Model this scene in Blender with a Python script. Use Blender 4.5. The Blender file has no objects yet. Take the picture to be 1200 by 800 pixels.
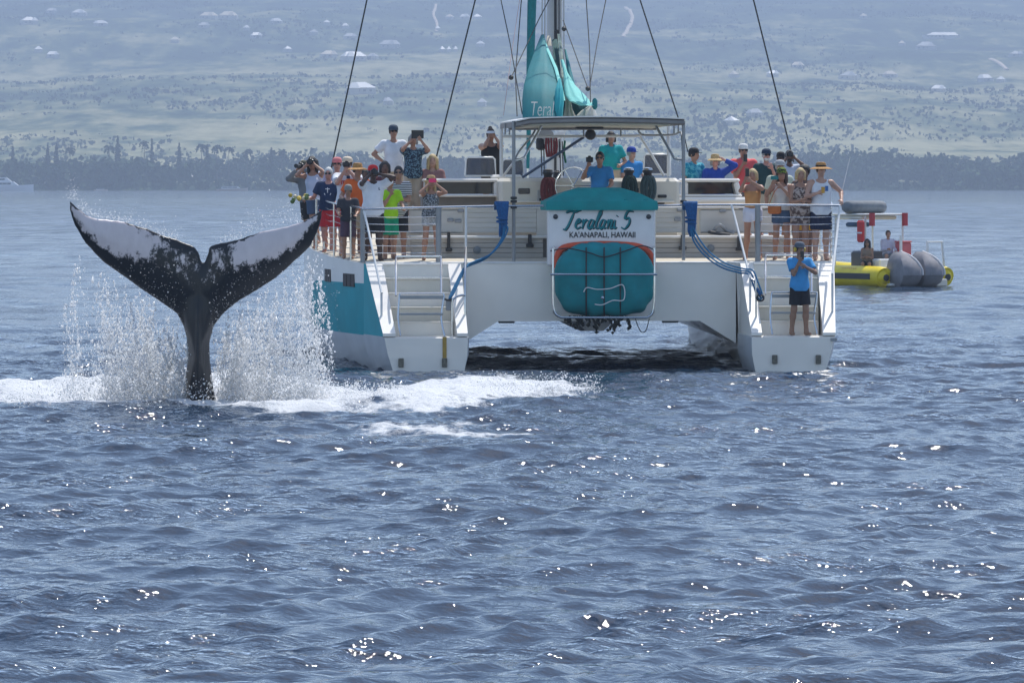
import bpy, math, random
import numpy as np
from mathutils import Vector, Matrix

# ------------------------------------------------------------------ camera, world, sun, exposure
R = math.radians
scene = bpy.context.scene
COL = scene.collection
FPX, CAMZ, HORY = 6666.7, 3.55, 214.0          # focal length in photo pixels, eye height, horizon row
cam_d = bpy.data.cameras.new('camera'); cam = bpy.data.objects.new('camera', cam_d); COL.objects.link(cam)
cam_d.sensor_width = 36.0; cam_d.lens = 200.0; cam_d.shift_y = -(400.0 - HORY) / 1200.0
cam_d.clip_start = 0.5; cam_d.clip_end = 60000.0
cam.location = (0, 0, CAMZ); cam.rotation_euler = (R(90), 0, 0)
scene.camera = cam

SUN_EL, SUN_AZ = 60.0, 22.0                    # azimuth from +Y (view direction) towards +X
world = bpy.data.worlds.new('World'); scene.world = world; world.use_nodes = True
wn = world.node_tree.nodes; wl = world.node_tree.links
sky = wn.new('ShaderNodeTexSky'); sky.sky_type = 'NISHITA'; sky.sun_disc = False
sky.sun_elevation = R(SUN_EL); sky.sun_rotation = R(SUN_AZ)
sky.air_density = 1.0; sky.dust_density = 0.7; sky.ozone_density = 0.0
wl.new(sky.outputs[0], wn['Background'].inputs[0]); wn['Background'].inputs[1].default_value = 0.15
sun_d = bpy.data.lights.new('sun', 'SUN'); sun = bpy.data.objects.new('sun', sun_d); COL.objects.link(sun)
sun_d.energy = 3.6; sun_d.angle = R(0.53); sun_d.color = (1.0, 0.965, 0.91)
sdir = Vector((math.cos(R(SUN_EL)) * math.sin(R(SUN_AZ)), math.cos(R(SUN_EL)) * math.cos(R(SUN_AZ)), math.sin(R(SUN_EL))))
sun.rotation_euler = sdir.to_track_quat('Z', 'Y').to_euler(); sun.location = (30, 60, 60)
vs = scene.view_settings
vs.view_transform = 'Standard'; vs.look = 'None'; vs.gamma = 1.0; vs.use_curve_mapping = False
vs.exposure = 0.5
scene.cycles.use_denoising = True
scene.cycles.max_bounces = 10; scene.cycles.diffuse_bounces = 8; scene.cycles.volume_bounces = 0
scene.cycles.sample_clamp_indirect = 6.0; scene.cycles.sample_clamp_direct = 0.0

rng = np.random.default_rng(7)
random.seed(7)

# ------------------------------------------------------------------ helpers
def tag(o, label=None, cat=None, group=None, kind=None):
    if label: o['label'] = label
    if cat: o['category'] = cat
    if group: o['group'] = group
    if kind: o['kind'] = kind
    return o

def empty(name, loc=(0, 0, 0), rz=0.0, parent=None):
    o = bpy.data.objects.new(name, None); COL.objects.link(o)
    o.location = loc; o.rotation_euler = (0, 0, rz); o.empty_display_size = 0.2
    if parent: o.parent = parent
    return o

MATS = {}
def mat(name, col, rough=0.5, metal=0.0, var=0.08, vscale=6.0, bump=0.0, bscale=40.0, spec=0.5, trans=0.0, stretch=None, coat=0.0, col2=None):
    """Principled material with procedural colour variation and fine relief."""
    if name in MATS: return MATS[name]
    m = bpy.data.materials.new(name); m.use_nodes = True
    nt = m.node_tree; n = nt.nodes; l = nt.links
    b = n['Principled BSDF']
    b.inputs['Roughness'].default_value = rough; b.inputs['Metallic'].default_value = metal
    b.inputs['Specular IOR Level'].default_value = spec
    if trans: b.inputs['Transmission Weight'].default_value = trans
    if coat: b.inputs['Coat Weight'].default_value = coat
    tc = n.new('ShaderNodeTexCoord'); mp = n.new('ShaderNodeMapping')
    if stretch: mp.inputs['Scale'].default_value = stretch
    l.new(tc.outputs['Object'], mp.inputs[0])
    nz = n.new('ShaderNodeTexNoise'); nz.inputs['Scale'].default_value = vscale; nz.inputs['Detail'].default_value = 5.0
    l.new(mp.outputs[0], nz.inputs['Vector'])
    mx = n.new('ShaderNodeMix'); mx.data_type = 'RGBA'
    c = np.array(col[:3])
    lo = tuple(np.clip(c * (1 - var), 0, 1)); hi = tuple(np.clip(c * (1 + var), 0, 1)) if col2 is None else tuple(col2)
    mx.inputs[6].default_value = (*lo, 1); mx.inputs[7].default_value = (*hi, 1)
    mr = n.new('ShaderNodeMapRange'); mr.inputs[1].default_value = 0.3; mr.inputs[2].default_value = 0.7
    l.new(nz.outputs[0], mr.inputs[0]); l.new(mr.outputs[0], mx.inputs[0]); l.new(mx.outputs[2], b.inputs['Base Color'])
    if bump:
        n2 = n.new('ShaderNodeTexNoise'); n2.inputs['Scale'].default_value = bscale; n2.inputs['Detail'].default_value = 4.0
        l.new(mp.outputs[0], n2.inputs['Vector'])
        bp = n.new('ShaderNodeBump'); bp.inputs['Strength'].default_value = bump; bp.inputs['Distance'].default_value = 0.02
        l.new(n2.outputs[0], bp.inputs['Height']); l.new(bp.outputs[0], b.inputs['Normal'])
    MATS[name] = m
    return m

def mesh_np(name, V, F, material, parent=None, smooth=True):
    """mesh object from numpy arrays; F is (n,3) or (n,4) or a list of both"""
    me = bpy.data.meshes.new(name)
    V = np.asarray(V, np.float32)
    if not isinstance(F, list): F = [F]
    F = [np.asarray(f, np.int32) for f in F if len(f)]
    nl = sum(f.size for f in F); npoly = sum(len(f) for f in F)
    me.vertices.add(len(V)); me.vertices.foreach_set('co', V.ravel())
    me.loops.add(nl); me.loops.foreach_set('vertex_index', np.concatenate([f.ravel() for f in F]))
    me.polygons.add(npoly)
    st = []; tot = []; o = 0
    for f in F:
        k = f.shape[1]; st.append(o + np.arange(len(f)) * k); tot.append(np.full(len(f), k)); o += f.size
    me.polygons.foreach_set('loop_start', np.concatenate(st).astype(np.int32))
    me.polygons.foreach_set('loop_total', np.concatenate(tot).astype(np.int32))
    if smooth: me.polygons.foreach_set('use_smooth', np.ones(npoly, bool))
    me.update(calc_edges=True); me.validate()
    if material: me.materials.append(material)
    ob = bpy.data.objects.new(name, me); COL.objects.link(ob)
    if parent: ob.parent = parent
    return ob

class MB:
    """collects simple shapes into one mesh"""
    def __init__(s): s.v = []; s.f = []
    def add(s, vs_, fs_):
        o = len(s.v); s.v += [tuple(p) for p in vs_]; s.f += [tuple(i + o for i in f) for f in fs_]; return s
    def box(s, c, sz, rot=None, bev=0.0):
        x, y, z = [a / 2 for a in sz]
        if bev <= 0 or bev * 2 >= min(sz):
            P = [Vector((i, j, k)) for k in (-z, z) for j in (-y, y) for i in (-x, x)]
            F = [(0, 2, 3, 1), (4, 5, 7, 6), (0, 1, 5, 4), (2, 6, 7, 3), (0, 4, 6, 2), (1, 3, 7, 5)]
        else:
            P = []; ring = []
            b = bev
            prof = [(-z, b), (-z + b, 0), (z - b, 0), (z, b)]
            F = []
            for zz, ins in prof:
                X, Y = x - ins, y - ins; q = b
                r = [(-X + q, -Y), (X - q, -Y), (X, -Y + q), (X, Y - q), (X - q, Y), (-X + q, Y), (-X, Y - q), (-X, -Y + q)]
                ring.append(len(P)); P += [Vector((a_, b_, zz)) for a_, b_ in r]
            for k in range(3):
                for i in range(8):
                    j = (i + 1) % 8
                    F.append((ring[k] + i, ring[k] + j, ring[k + 1] + j, ring[k + 1] + i))
            F.append(tuple(ring[0] + i for i in range(7, -1, -1))); F.append(tuple(ring[3] + i for i in range(8)))
        if rot is not None: P = [rot @ p for p in P]
        c = Vector(c)
        return s.add([p + c for p in P], F)
    def tube(s, path, r, n=8, cap=True, flat=1.0):
        P = [Vector(p) for p in path]; rr = r if hasattr(r, '__len__') else [r] * len(P)
        up = None; rings = []
        for i, p in enumerate(P):
            d = (P[min(i + 1, len(P) - 1)] - P[max(i - 1, 0)]).normalized()
            if up is None:
                up = Vector((0, 0, 1)) if abs(d.z) < 0.9 else Vector((0, 1, 0))
            a = d.cross(up).normalized(); b = a.cross(d).normalized(); up = b
            rings.append(len(s.v))
            for k in range(n):
                t = 2 * math.pi * k / n
                s.v.append(tuple(p + a * (math.cos(t) * rr[i]) + b * (math.sin(t) * rr[i] * flat)))
        for q in range(len(P) - 1):
            for k in range(n):
                j = (k + 1) % n
                s.f.append((rings[q] + k, rings[q] + j, rings[q + 1] + j, rings[q + 1] + k))
        if cap:
            s.f.append(tuple(rings[0] + k for k in range(n - 1, -1, -1))); s.f.append(tuple(rings[-1] + k for k in range(n)))
        return s
    def prism(s, poly, axis, a0, a1):
        """polygon (2-D) swept along axis 0/1/2 from a0 to a1"""
        n = len(poly)
        def mk(p, a):
            if axis == 0: return (a, p[0], p[1])
            if axis == 1: return (p[0], a, p[1])
            return (p[0], p[1], a)
        o = len(s.v)
        s.v += [mk(p, a0) for p in poly] + [mk(p, a1) for p in poly]
        for i in range(n):
            j = (i + 1) % n; s.f.append((o + i, o + j, o + n + j, o + n + i))
        s.f.append(tuple(o + i for i in range(n - 1, -1, -1))); s.f.append(tuple(o + n + i for i in range(n)))
        return s
    def lathe(s, prof, c=(0, 0, 0), n=16, M=None, sx=1.0, sy=1.0):
        o = len(s.v); c = Vector(c)
        for r_, z_ in prof:
            for k in range(n):
                t = 2 * math.pi * k / n
                p = Vector((r_ * math.cos(t) * sx, r_ * math.sin(t) * sy, z_))
                if M is not None: p = M @ p
                s.v.append(tuple(p + c))
        for q in range(len(prof) - 1):
            for k in range(n):
                j = (k + 1) % n
                s.f.append((o + q * n + k, o + q * n + j, o + (q + 1) * n + j, o + (q + 1) * n + k))
        s.f.append(tuple(o + k for k in range(n - 1, -1, -1)))
        e = o + (len(prof) - 1) * n
        s.f.append(tuple(e + k for k in range(n)))
        return s
    def loft(s, secs, closed=True, caps=True):
        o = len(s.v); n = len(secs[0])
        for sec in secs: s.v += [tuple(p) for p in sec]
        for q in range(len(secs) - 1):
            for k in range(n if closed else n - 1):
                j = (k + 1) % n
                s.f.append((o + q * n + k, o + q * n + j, o + (q + 1) * n + j, o + (q + 1) * n + k))
        if caps and closed:
            s.f.append(tuple(o + k for k in range(n - 1, -1, -1)))
            e = o + (len(secs) - 1) * n; s.f.append(tuple(e + k for k in range(n)))
        return s
    def build(s, name, material, parent=None, smooth=False, autos=None):
        me = bpy.data.meshes.new(name); me.from_pydata(s.v, [], s.f)
        me.materials.append(material)
        import bmesh
        bm = bmesh.new(); bm.from_mesh(me); bmesh.ops.recalc_face_normals(bm, faces=bm.faces); bm.to_mesh(me); bm.free()
        if smooth or autos:
            me.polygons.foreach_set('use_smooth', np.ones(len(me.polygons), bool))
            me.set_sharp_from_angle(angle=R(autos or 40))
        me.update()
        ob = bpy.data.objects.new(name, me); COL.objects.link(ob)
        if parent: ob.parent = parent
        return ob

def spline(pts, n=6):
    """Catmull-Rom through points"""
    P = [Vector(p) for p in pts]; out = []
    for i in range(len(P) - 1):
        p0 = P[max(i - 1, 0)]; p1 = P[i]; p2 = P[i + 1]; p3 = P[min(i + 2, len(P) - 1)]
        for k in range(n):
            t = k / n
            out.append(0.5 * ((2 * p1) + (p2 - p0) * t + (2 * p0 - 5 * p1 + 4 * p2 - p3) * t * t + (-p0 + 3 * p1 - 3 * p2 + p3) * t ** 3))
    out.append(P[-1]); return out

def _hash(ix, iy, seed):
    h = (ix.astype(np.int64) * 374761393 + iy.astype(np.int64) * 668265263 + seed * 1442695041) & 0x7fffffff
    h = ((h ^ (h >> 13)) * 1274126177) & 0x7fffffff
    return ((h ^ (h >> 16)) & 0xffff) / 65535.0
def vnoise(x, y, seed=0):
    x = np.asarray(x, float); y = np.asarray(y, float)
    ix = np.floor(x); iy = np.floor(y); fx = x - ix; fy = y - iy
    fx = fx * fx * (3 - 2 * fx); fy = fy * fy * (3 - 2 * fy)
    a = _hash(ix, iy, seed); b = _hash(ix + 1, iy, seed); c = _hash(ix, iy + 1, seed); d = _hash(ix + 1, iy + 1, seed)
    return (a * (1 - fx) + b * fx) * (1 - fy) + (c * (1 - fx) + d * fx) * fy
def fbm(x, y, seed=0, oct=4):
    s = 0.0; a = 0.5; t = 0.0
    for o in range(oct):
        s = s + a * vnoise(x * 2 ** o, y * 2 ** o, seed + o * 17); t += a; a *= 0.5
    return s / t

def water_pt(px, py):
    """photo pixel on the water -> world X, Y"""
    Y = CAMZ * FPX / (py - HORY); return ((px - 600) / FPX * Y, Y)
def at(px, py, Y):
    """photo pixel at a known distance Y -> world point"""
    return Vector(((px - 600) / FPX * Y, Y, CAMZ - (py - HORY) / FPX * Y))
def pip_dist(px, py, poly):
    """signed distance (positive inside) of points to a polygon"""
    poly = np.asarray(poly, float); n = len(poly)
    d = np.full(px.shape, 1e9); ins = np.zeros(px.shape, bool)
    for i in range(n):
        ax, ay = poly[i]; bx, by = poly[(i + 1) % n]
        ex, ey = bx - ax, by - ay
        t = np.clip(((px - ax) * ex + (py - ay) * ey) / (ex * ex + ey * ey + 1e-12), 0, 1)
        d = np.minimum(d, np.hypot(px - ax - t * ex, py - ay - t * ey))
        c = ((ay > py) != (by > py))
        ins ^= c & (px < ex * (py - ay) / (ey if abs(ey) > 1e-12 else 1e-12) + ax)
    return np.where(ins, d, -d)

# ------------------------------------------------------------------ sea
WHALE_Y = 91.0
foam_polys = []      # (polygon in world x,y ; strength ; lift)
def wp(pts): return [water_pt(*p) for p in pts]
foam_polys.append((wp([(-60, 457), (60, 451), (130, 452), (200, 447), (300, 446), (352, 449), (400, 462), (470, 465), (520, 473), (440, 482), (330, 483), (250, 478), (180, 477), (90, 479), (20, 476), (-60, 477)]), 1.35, 0.20))
foam_polys.append((wp([(380, 470), (430, 468), (480, 454), (545, 446), (620, 450), (680, 452), (705, 457), (660, 464), (600, 470), (540, 479), (480, 485), (400, 483)]), 1.1, 0.16))
foam_polys.append((wp([(400, 500), (470, 495), (520, 497), (580, 503), (635, 507), (560, 511), (490, 508), (420, 504)]), 0.85, 0.05))
WAKE = wp([(430, 440), (600, 440), (900, 438), (980, 437), (900, 452), (720, 456), (560, 448)])

def build_sea():
    # radial rows, fine where the water is close, opening with distance
    r = [2.0]
    while r[-1] < 5200:
        q = r[-1]
        if q < 33: st = max(0.25, q * 0.06)
        elif q < 104: st = 0.085
        elif q < 140: st = 0.085 + (q - 104) * 0.004
        else: st = 0.26 * (q / 140) ** 1.4
        if q > 2550: st = 200
        r.append(q + st)
    r = np.array(r)
    fine = np.arange(-0.100, 0.1001, 0.00105)
    side = [0.100]
    stp = 0.0012
    while side[-1] < math.pi - 0.12:
        side.append(side[-1] + stp); stp = min(stp * 1.22, 0.1)
    side.append(math.pi)
    side = np.array(side[1:])
    a = np.concatenate([-side[::-1], fine, side[:-1]])
    A, RR = np.meshgrid(a, r)
    X = RR * np.sin(A); Y = RR * np.cos(A); Z = np.zeros_like(X)
    sp_r = np.gradient(r)[:, None] * np.ones_like(A); sp_a = RR * np.gradient(a)[None, :]
    sp = np.maximum(sp_r, sp_a * 0.8)
    DX = np.zeros_like(X); DY = np.zeros_like(X)
    g = np.random.default_rng(21)
    lams = np.concatenate([np.geomspace(0.22, 0.9, 40), np.geomspace(0.95, 3.4, 34), np.geomspace(3.6, 13, 14)])
    for lam in lams:
        k = 2 * math.pi / lam
        spread = 0.75 if lam < 1.2 else 0.55
        th = math.pi * 0.5 + 0.35 + g.normal(0, spread)     # travel direction, crests mostly across the view
        if lam < 0.9: slope = 0.050
        elif lam < 3.5: slope = 0.021
        else: slope = 0.012
        slope *= g.uniform(0.6, 1.4)
        amp = slope / k
        w = np.clip((lam / sp - 1.8) / 1.5, 0, 1)
        kx, ky = k * math.cos(th), k * math.sin(th)
        ph = kx * X + ky * Y + g.uniform(0, 6.28)
        # wave groups: amplitude wanders over the sea
        grp = 0.30 + 2.0 * vnoise(X / (lam * 5) + lam * 31, Y / (lam * 7) + lam * 17, int(lam * 100)) ** 2
        c = np.cos(ph); s_ = np.sin(ph); wa = w * amp * grp
        Z += wa * c; DX -= wa * 0.95 * math.cos(th) * s_; DY -= wa * 0.95 * math.sin(th) * s_
    X0, Y0 = X.copy(), Y.copy()
    X = X + DX; Y = Y + DY
    foam = np.zeros_like(X)
    near = (Y0 > 70) & (Y0 < 125) & (np.abs(X0) < 16)
    xs, ys = X0[near], Y0[near]
    fm = np.zeros(xs.shape); lift = np.zeros(xs.shape)
    brk = fbm(xs * 1.6, ys * 0.55, 5, 5); brk2 = fbm(xs * 4.5, ys * 2.2, 9, 4)
    for poly, st, lf in foam_polys:
        d = pip_dist(xs, ys, poly)
        m = np.clip((d + 0.9) / 2.0 + (brk - 0.5) * 1.1, 0, 1) * st
        m[d < -2.0] = 0
        fm = np.maximum(fm, m)
        lift = np.maximum(lift, lf * np.clip((d + 0.2) / 1.3, 0, 1) * (0.15 + 1.5 * brk + 0.5 * (brk2 - 0.5)))
    # ring round the tail
    wx, wy = water_pt(233, 473)
    dd = np.hypot(xs - wx, (ys - wy) * 0.8)
    fm = np.maximum(fm, np.clip(1.25 - dd * 0.9, 0, 1) * (0.5 + brk))
    lift *= np.where(xs < -2.2, np.clip((ys - 90.8) / 2.0, 0, 1), 1)     # the water lies low in front of the tail
    foam[near] = fm
    Z[near] += lift
    # a smooth dark swell close behind the boat
    d = pip_dist(xs, ys, WAKE)
    V = np.stack([X, Y, Z], -1).reshape(-1, 3)
    nr, na = X.shape
    i = np.arange(nr - 1)[:, None] * na; j = np.arange(na)[None, :]; j2 = (j + 1) % na
    F = np.stack([i + j, i + j2, i + na + j2, i + na + j], -1).reshape(-1, 4)
    m = bpy.data.materials.new('sea_water'); m.use_nodes = True
    nt = m.node_tree; n = nt.nodes; l = nt.links
    n.remove(n['Principled BSDF'])
    dif = n.new('ShaderNodeBsdfDiffuse'); dif.inputs[0].default_value = (0.010, 0.027, 0.055, 1)
    glo = n.new('ShaderNodeBsdfGlossy'); glo.distribution = 'BECKMANN'; glo.inputs['Roughness'].default_value = 0.07; glo.inputs[0].default_value = (1, 1, 1, 1)
    fre = n.new('ShaderNodeFresnel'); fre.inputs[0].default_value = 1.333
    b = n.new('ShaderNodeMixShader'); l.new(fre.outputs[0], b.inputs[0]); l.new(dif.outputs[0], b.inputs[1]); l.new(glo.outputs[0], b.inputs[2])
    tc = n.new('ShaderNodeTexCoord')
    def noise(scale, sc3, det=4.0, w=0.6):
        mp = n.new('ShaderNodeMapping'); mp.inputs['Scale'].default_value = sc3; mp.inputs['Rotation'].default_value = (0, 0, w)
        l.new(tc.outputs['Object'], mp.inputs[0])
        t = n.new('ShaderNodeTexNoise'); t.inputs['Scale'].default_value = scale; t.inputs['Detail'].default_value = det
        l.new(mp.outputs[0], t.inputs['Vector']); return t
    n1 = noise(8.0, (1, 1.4, 1), 2.0, 0.3); n2 = noise(1.1, (1, 1.6, 1), 3.0, 0.5); n0 = noise(0.33, (1, 1.0, 1), 3.0, 0.9)
    pm = n.new('ShaderNodeMapRange'); pm.inputs[1].default_value = 0.46; pm.inputs[2].default_value = 0.68; pm.inputs[3].default_value = 0.8; pm.inputs[4].default_value = 2.7   # gusts roughen the sea in patches
    l.new(n0.outputs[0], pm.inputs[0])
    m1 = n.new('ShaderNodeMath'); m1.operation = 'MULTIPLY'; l.new(n1.outputs[0], m1.inputs[0]); l.new(pm.outputs[0], m1.inputs[1])
    add = n.new('ShaderNodeMath'); add.operation = 'MULTIPLY_ADD'; add.inputs[1].default_value = 1.4
    l.new(n2.outputs[0], add.inputs[0]); l.new(m1.outputs[0], add.inputs[2])
    bp = n.new('ShaderNodeBump'); bp.inputs['Strength'].default_value = 1.0; bp.inputs['Distance'].default_value = 0.018
    l.new(add.outputs[0], bp.inputs['Height'])
    for q in (dif, glo, fre): l.new(bp.outputs[0], q.inputs['Normal'])
    # foam: white, lacy at its edges
    at_ = n.new('ShaderNodeAttribute'); at_.attribute_name = 'foam'
    n3 = noise(3.2, (1.0, 0.55, 1), 9.0, 0.15); n3.inputs['Roughness'].default_value = 0.72
    ma = n.new('ShaderNodeMath'); ma.operation = 'MULTIPLY_ADD'; ma.inputs[1].default_value = 1.9; ma.inputs[2].default_value = -0.95
    l.new(n3.outputs[0], ma.inputs[0])
    sm = n.new('ShaderNodeMath'); sm.operation = 'ADD'; l.new(ma.outputs[0], sm.inputs[0]); l.new(at_.outputs['Fac'], sm.inputs[1])
    mr = n.new('ShaderNodeMapRange'); mr.inputs[1].default_value = 0.38; mr.inputs[2].default_value = 0.72
    l.new(sm.outputs[0], mr.inputs[0])
    fb = n.new('ShaderNodeBsdfPrincipled'); fb.inputs['Base Color'].default_value = (0.76, 0.78, 0.80, 1); fb.inputs['Roughness'].default_value = 0.7
    bp2 = n.new('ShaderNodeBump'); bp2.inputs['Strength'].default_value = 0.9; bp2.inputs['Distance'].default_value = 0.22
    l.new(n3.outputs[0], bp2.inputs['Height']); l.new(bp2.outputs[0], fb.inputs['Normal'])
    mxs = n.new('ShaderNodeMixShader'); l.new(mr.outputs[0], mxs.inputs[0]); l.new(b.outputs[0], mxs.inputs[1]); l.new(fb.outputs[0], mxs.inputs[2])
    l.new(mxs.outputs[0], n['Material Output'].inputs[0])
    o = mesh_np('sea', V, F, m)
    at2 = o.data.attributes.new('foam', 'FLOAT', 'POINT'); at2.data.foreach_set('value', foam.ravel().astype(np.float32))
    tag(o, 'choppy grey blue sea with small waves and foam', 'sea', kind='structure')
    return o
build_sea()

# ------------------------------------------------------------------ coast and hillside
SHORE = 2600.0
def shore_y(X): return SHORE + 60 * (fbm(X / 260.0 + 40, X * 0 + 3.3, 3, 3) - 0.5)
def terrain_z(X, Y):
    X = np.asarray(X, float); Y = np.asarray(Y, float)
    d = Y - shore_y(X)
    base = np.clip(d / 12.0, -2.5, 3.0) + np.clip(d - 40, 0, 400) * 0.012
    s = np.clip(d - 350, 0, None)
    base = base + s * 0.050 + s * s * 1.0e-6
    bump = (fbm(X / 420.0, Y / 700.0, 11, 5) - 0.5) * 46 * np.clip(d / 2500, 0, 1.4)
    gul = -np.abs(vnoise(X / 150.0 + Y / 2600.0, Y / 1500.0, 71) - 0.5) * 16 * np.clip(d / 1800, 0, 1)
    return base + bump + gul
def on_terrain(px, py, y0=None):
    """world point where the ray through a photo pixel meets the hillside"""
    Ys = np.arange(SHORE + 15, 11500, 6.0)
    Xs = (px - 600) / FPX * Ys; Zr = CAMZ - (py - HORY) / FPX * Ys
    hit = np.nonzero(terrain_z(Xs, Ys) >= Zr)[0]
    i = hit[0] if len(hit) else len(Ys) - 1
    return Vector((Xs[i], Ys[i], float(terrain_z(Xs[i:i + 1], Ys[i:i + 1])[0])))

def build_land():
    ys = [SHORE - 70]
    while ys[-1] < 12500: ys.append(ys[-1] + 9 + (ys[-1] - SHORE + 70) * 0.006)
    ys = np.array(ys)
    xs = np.concatenate([-np.geomspace(1150, 4500, 22)[::-1], np.linspace(-1100, 1100, 181), np.geomspace(1150, 4500, 22)])
    X, Y = np.meshgrid(xs, ys); Z = terrain_z(X, Y)
    V = np.stack([X, Y, Z], -1).reshape(-1, 3); nr, na = X.shape
    i = np.arange(nr - 1)[:, None] * na; j = np.arange(na - 1)[None, :]
    F = np.stack([i + j, i + j + 1, i + na + j + 1, i + na + j], -1).reshape(-1, 4)
    m = bpy.data.materials.new('dry_hillside'); m.use_nodes = True
    nt = m.node_tree; n = nt.nodes; l = nt.links; b = n['Principled BSDF']
    b.inputs['Roughness'].default_value = 0.95; b.inputs['Specular IOR Level'].default_value = 0.05
    tc = n.new('ShaderNodeTexCoord')
    def nz(sx, sy, det, rough=0.6, off=0.0):
        mp = n.new('ShaderNodeMapping'); mp.inputs['Scale'].default_value = (sx, sy, 0.0); mp.inputs['Location'].default_value = (off, off * 1.7, 0)
        l.new(tc.outputs['Object'], mp.inputs[0])
        t = n.new('ShaderNodeTexNoise'); t.inputs['Scale'].default_value = 1.0; t.inputs['Detail'].default_value = det; t.inputs['Roughness'].default_value = rough
        l.new(mp.outputs[0], t.inputs['Vector']); return t
    a = nz(1 / 170, 1 / 330, 6, 0.62, 3.1)      # fields against scrub
    c = nz(1 / 30, 1 / 110, 5, 0.65, 9.0)       # patches
    at_ = n.new('ShaderNodeAttribute'); at_.attribute_name = 'dry'
    def centred(src, wgt, plus):
        q = n.new('ShaderNodeMath'); q.operation = 'SUBTRACT'; q.inputs[1].default_value = 0.5; l.new(src, q.inputs[0])
        r_ = n.new('ShaderNodeMath'); r_.operation = 'MULTIPLY_ADD'; r_.inputs[1].default_value = wgt; l.new(q.outputs[0], r_.inputs[0]); l.new(plus, r_.inputs[2]); return r_.outputs[0]
    e_ = nz(1 / 9, 1 / 45, 4, 0.6, 5.0)
    val = centred(e_.outputs[0], 0.7, centred(c.outputs[0], 1.5, centred(a.outputs[0], 1.7, at_.outputs['Fac'])))
    cr = n.new('ShaderNodeValToRGB'); e = cr.color_ramp.elements
    e[0].position = 0.10; e[0].color = (0.022, 0.040, 0.022, 1)
    e[1].position = 0.86; e[1].color = (0.35, 0.335, 0.19, 1)
    for p, col in ((0.28, (0.04, 0.068, 0.034, 1)), (0.42, (0.095, 0.125, 0.06, 1)), (0.60, (0.21, 0.215, 0.11, 1))):
        q = e.new(p); q.color = col
    l.new(val, cr.inputs[0]); l.new(cr.outputs[0], b.inputs['Base Color'])
    o = mesh_np('hillside', V, F, m)
    # how dry the grass is: pale pasture low on the slope, greener and more wooded higher up
    zz = Z - 0; d = Y - SHORE
    dry = 0.38 + 0.26 * np.exp(-((d - 900) / 700.0) ** 2) + 0.10 * np.exp(-((d - 2300) / 500.0) ** 2) - 0.24 * np.clip((d - 2400) / 2500, 0, 1)
    dry += 0.5 * (fbm(X / 700.0, Y / 260.0, 33, 4) - 0.5)
    dry[d < 160] -= 0.3
    at2 = o.data.attributes.new('dry', 'FLOAT', 'POINT'); at2.data.foreach_set('value', dry.ravel().astype(np.float32))
    tag(o, 'hazy green and tan hillside rising behind the shore', 'hillside', kind='structure')
build_land()

def haze():
    V = [(x, y, z) for z in (-3.5, 640) for y in (-900, 12800) for x in (-5300, 5300)]
    F = [(0, 2, 3, 1), (4, 5, 7, 6), (0, 1, 5, 4), (2, 6, 7, 3), (0, 4, 6, 2), (1, 3, 7, 5)]
    m = bpy.data.materials.new('sea_haze'); m.use_nodes = True
    nt = m.node_tree; nt.nodes.remove(nt.nodes['Principled BSDF'])
    v = nt.nodes.new('ShaderNodeVolumePrincipled'); v.inputs['Color'].default_value = (0.62, 0.76, 1.0, 1)
    v.inputs['Density'].default_value = HAZE_D; v.inputs['Anisotropy'].default_value = 0.0
    nt.links.new(v.outputs[0], nt.nodes['Material Output'].inputs['Volume'])
    o = mesh_np('haze', np.array(V, float), np.array(F), m, smooth=False)
    tag(o, 'pale blue sea haze in the air before the hillside', 'haze', kind='stuff')
HAZE_D = 2.6e-4
haze()
# ------------------------------------------------------------------ coast: woods, pines, scrub, houses, tracks, moored boats
leafm = mat('coast_foliage', (0.035, 0.062, 0.026), 0.9, var=0.55, vscale=0.09, spec=0.1)
pinem = mat('pine_foliage', (0.026, 0.050, 0.030), 0.9, var=0.4, vscale=0.4, spec=0.1)
barkm = mat('bark', (0.10, 0.075, 0.055), 0.9, var=0.3, vscale=1.0)
def leaf_cloud(centers, sizes, gen, flat=0.7):
    """one quad per centre, randomly turned"""
    n = len(centers); a = gen.normal(size=(n, 3)); a /= np.linalg.norm(a, axis=1)[:, None]
    b = np.cross(a, gen.normal(size=(n, 3))); b /= np.linalg.norm(b, axis=1)[:, None]
    a = a * sizes[:, None] * 0.5; b = b * sizes[:, None] * 0.5 * flat
    V = np.stack([centers - a - b, centers + a - b * 0.6, centers + a * 0.8 + b, centers - a * 0.7 + b * 1.1], 1).reshape(-1, 3)
    return V, np.arange(4 * n).reshape(-1, 4)
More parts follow.
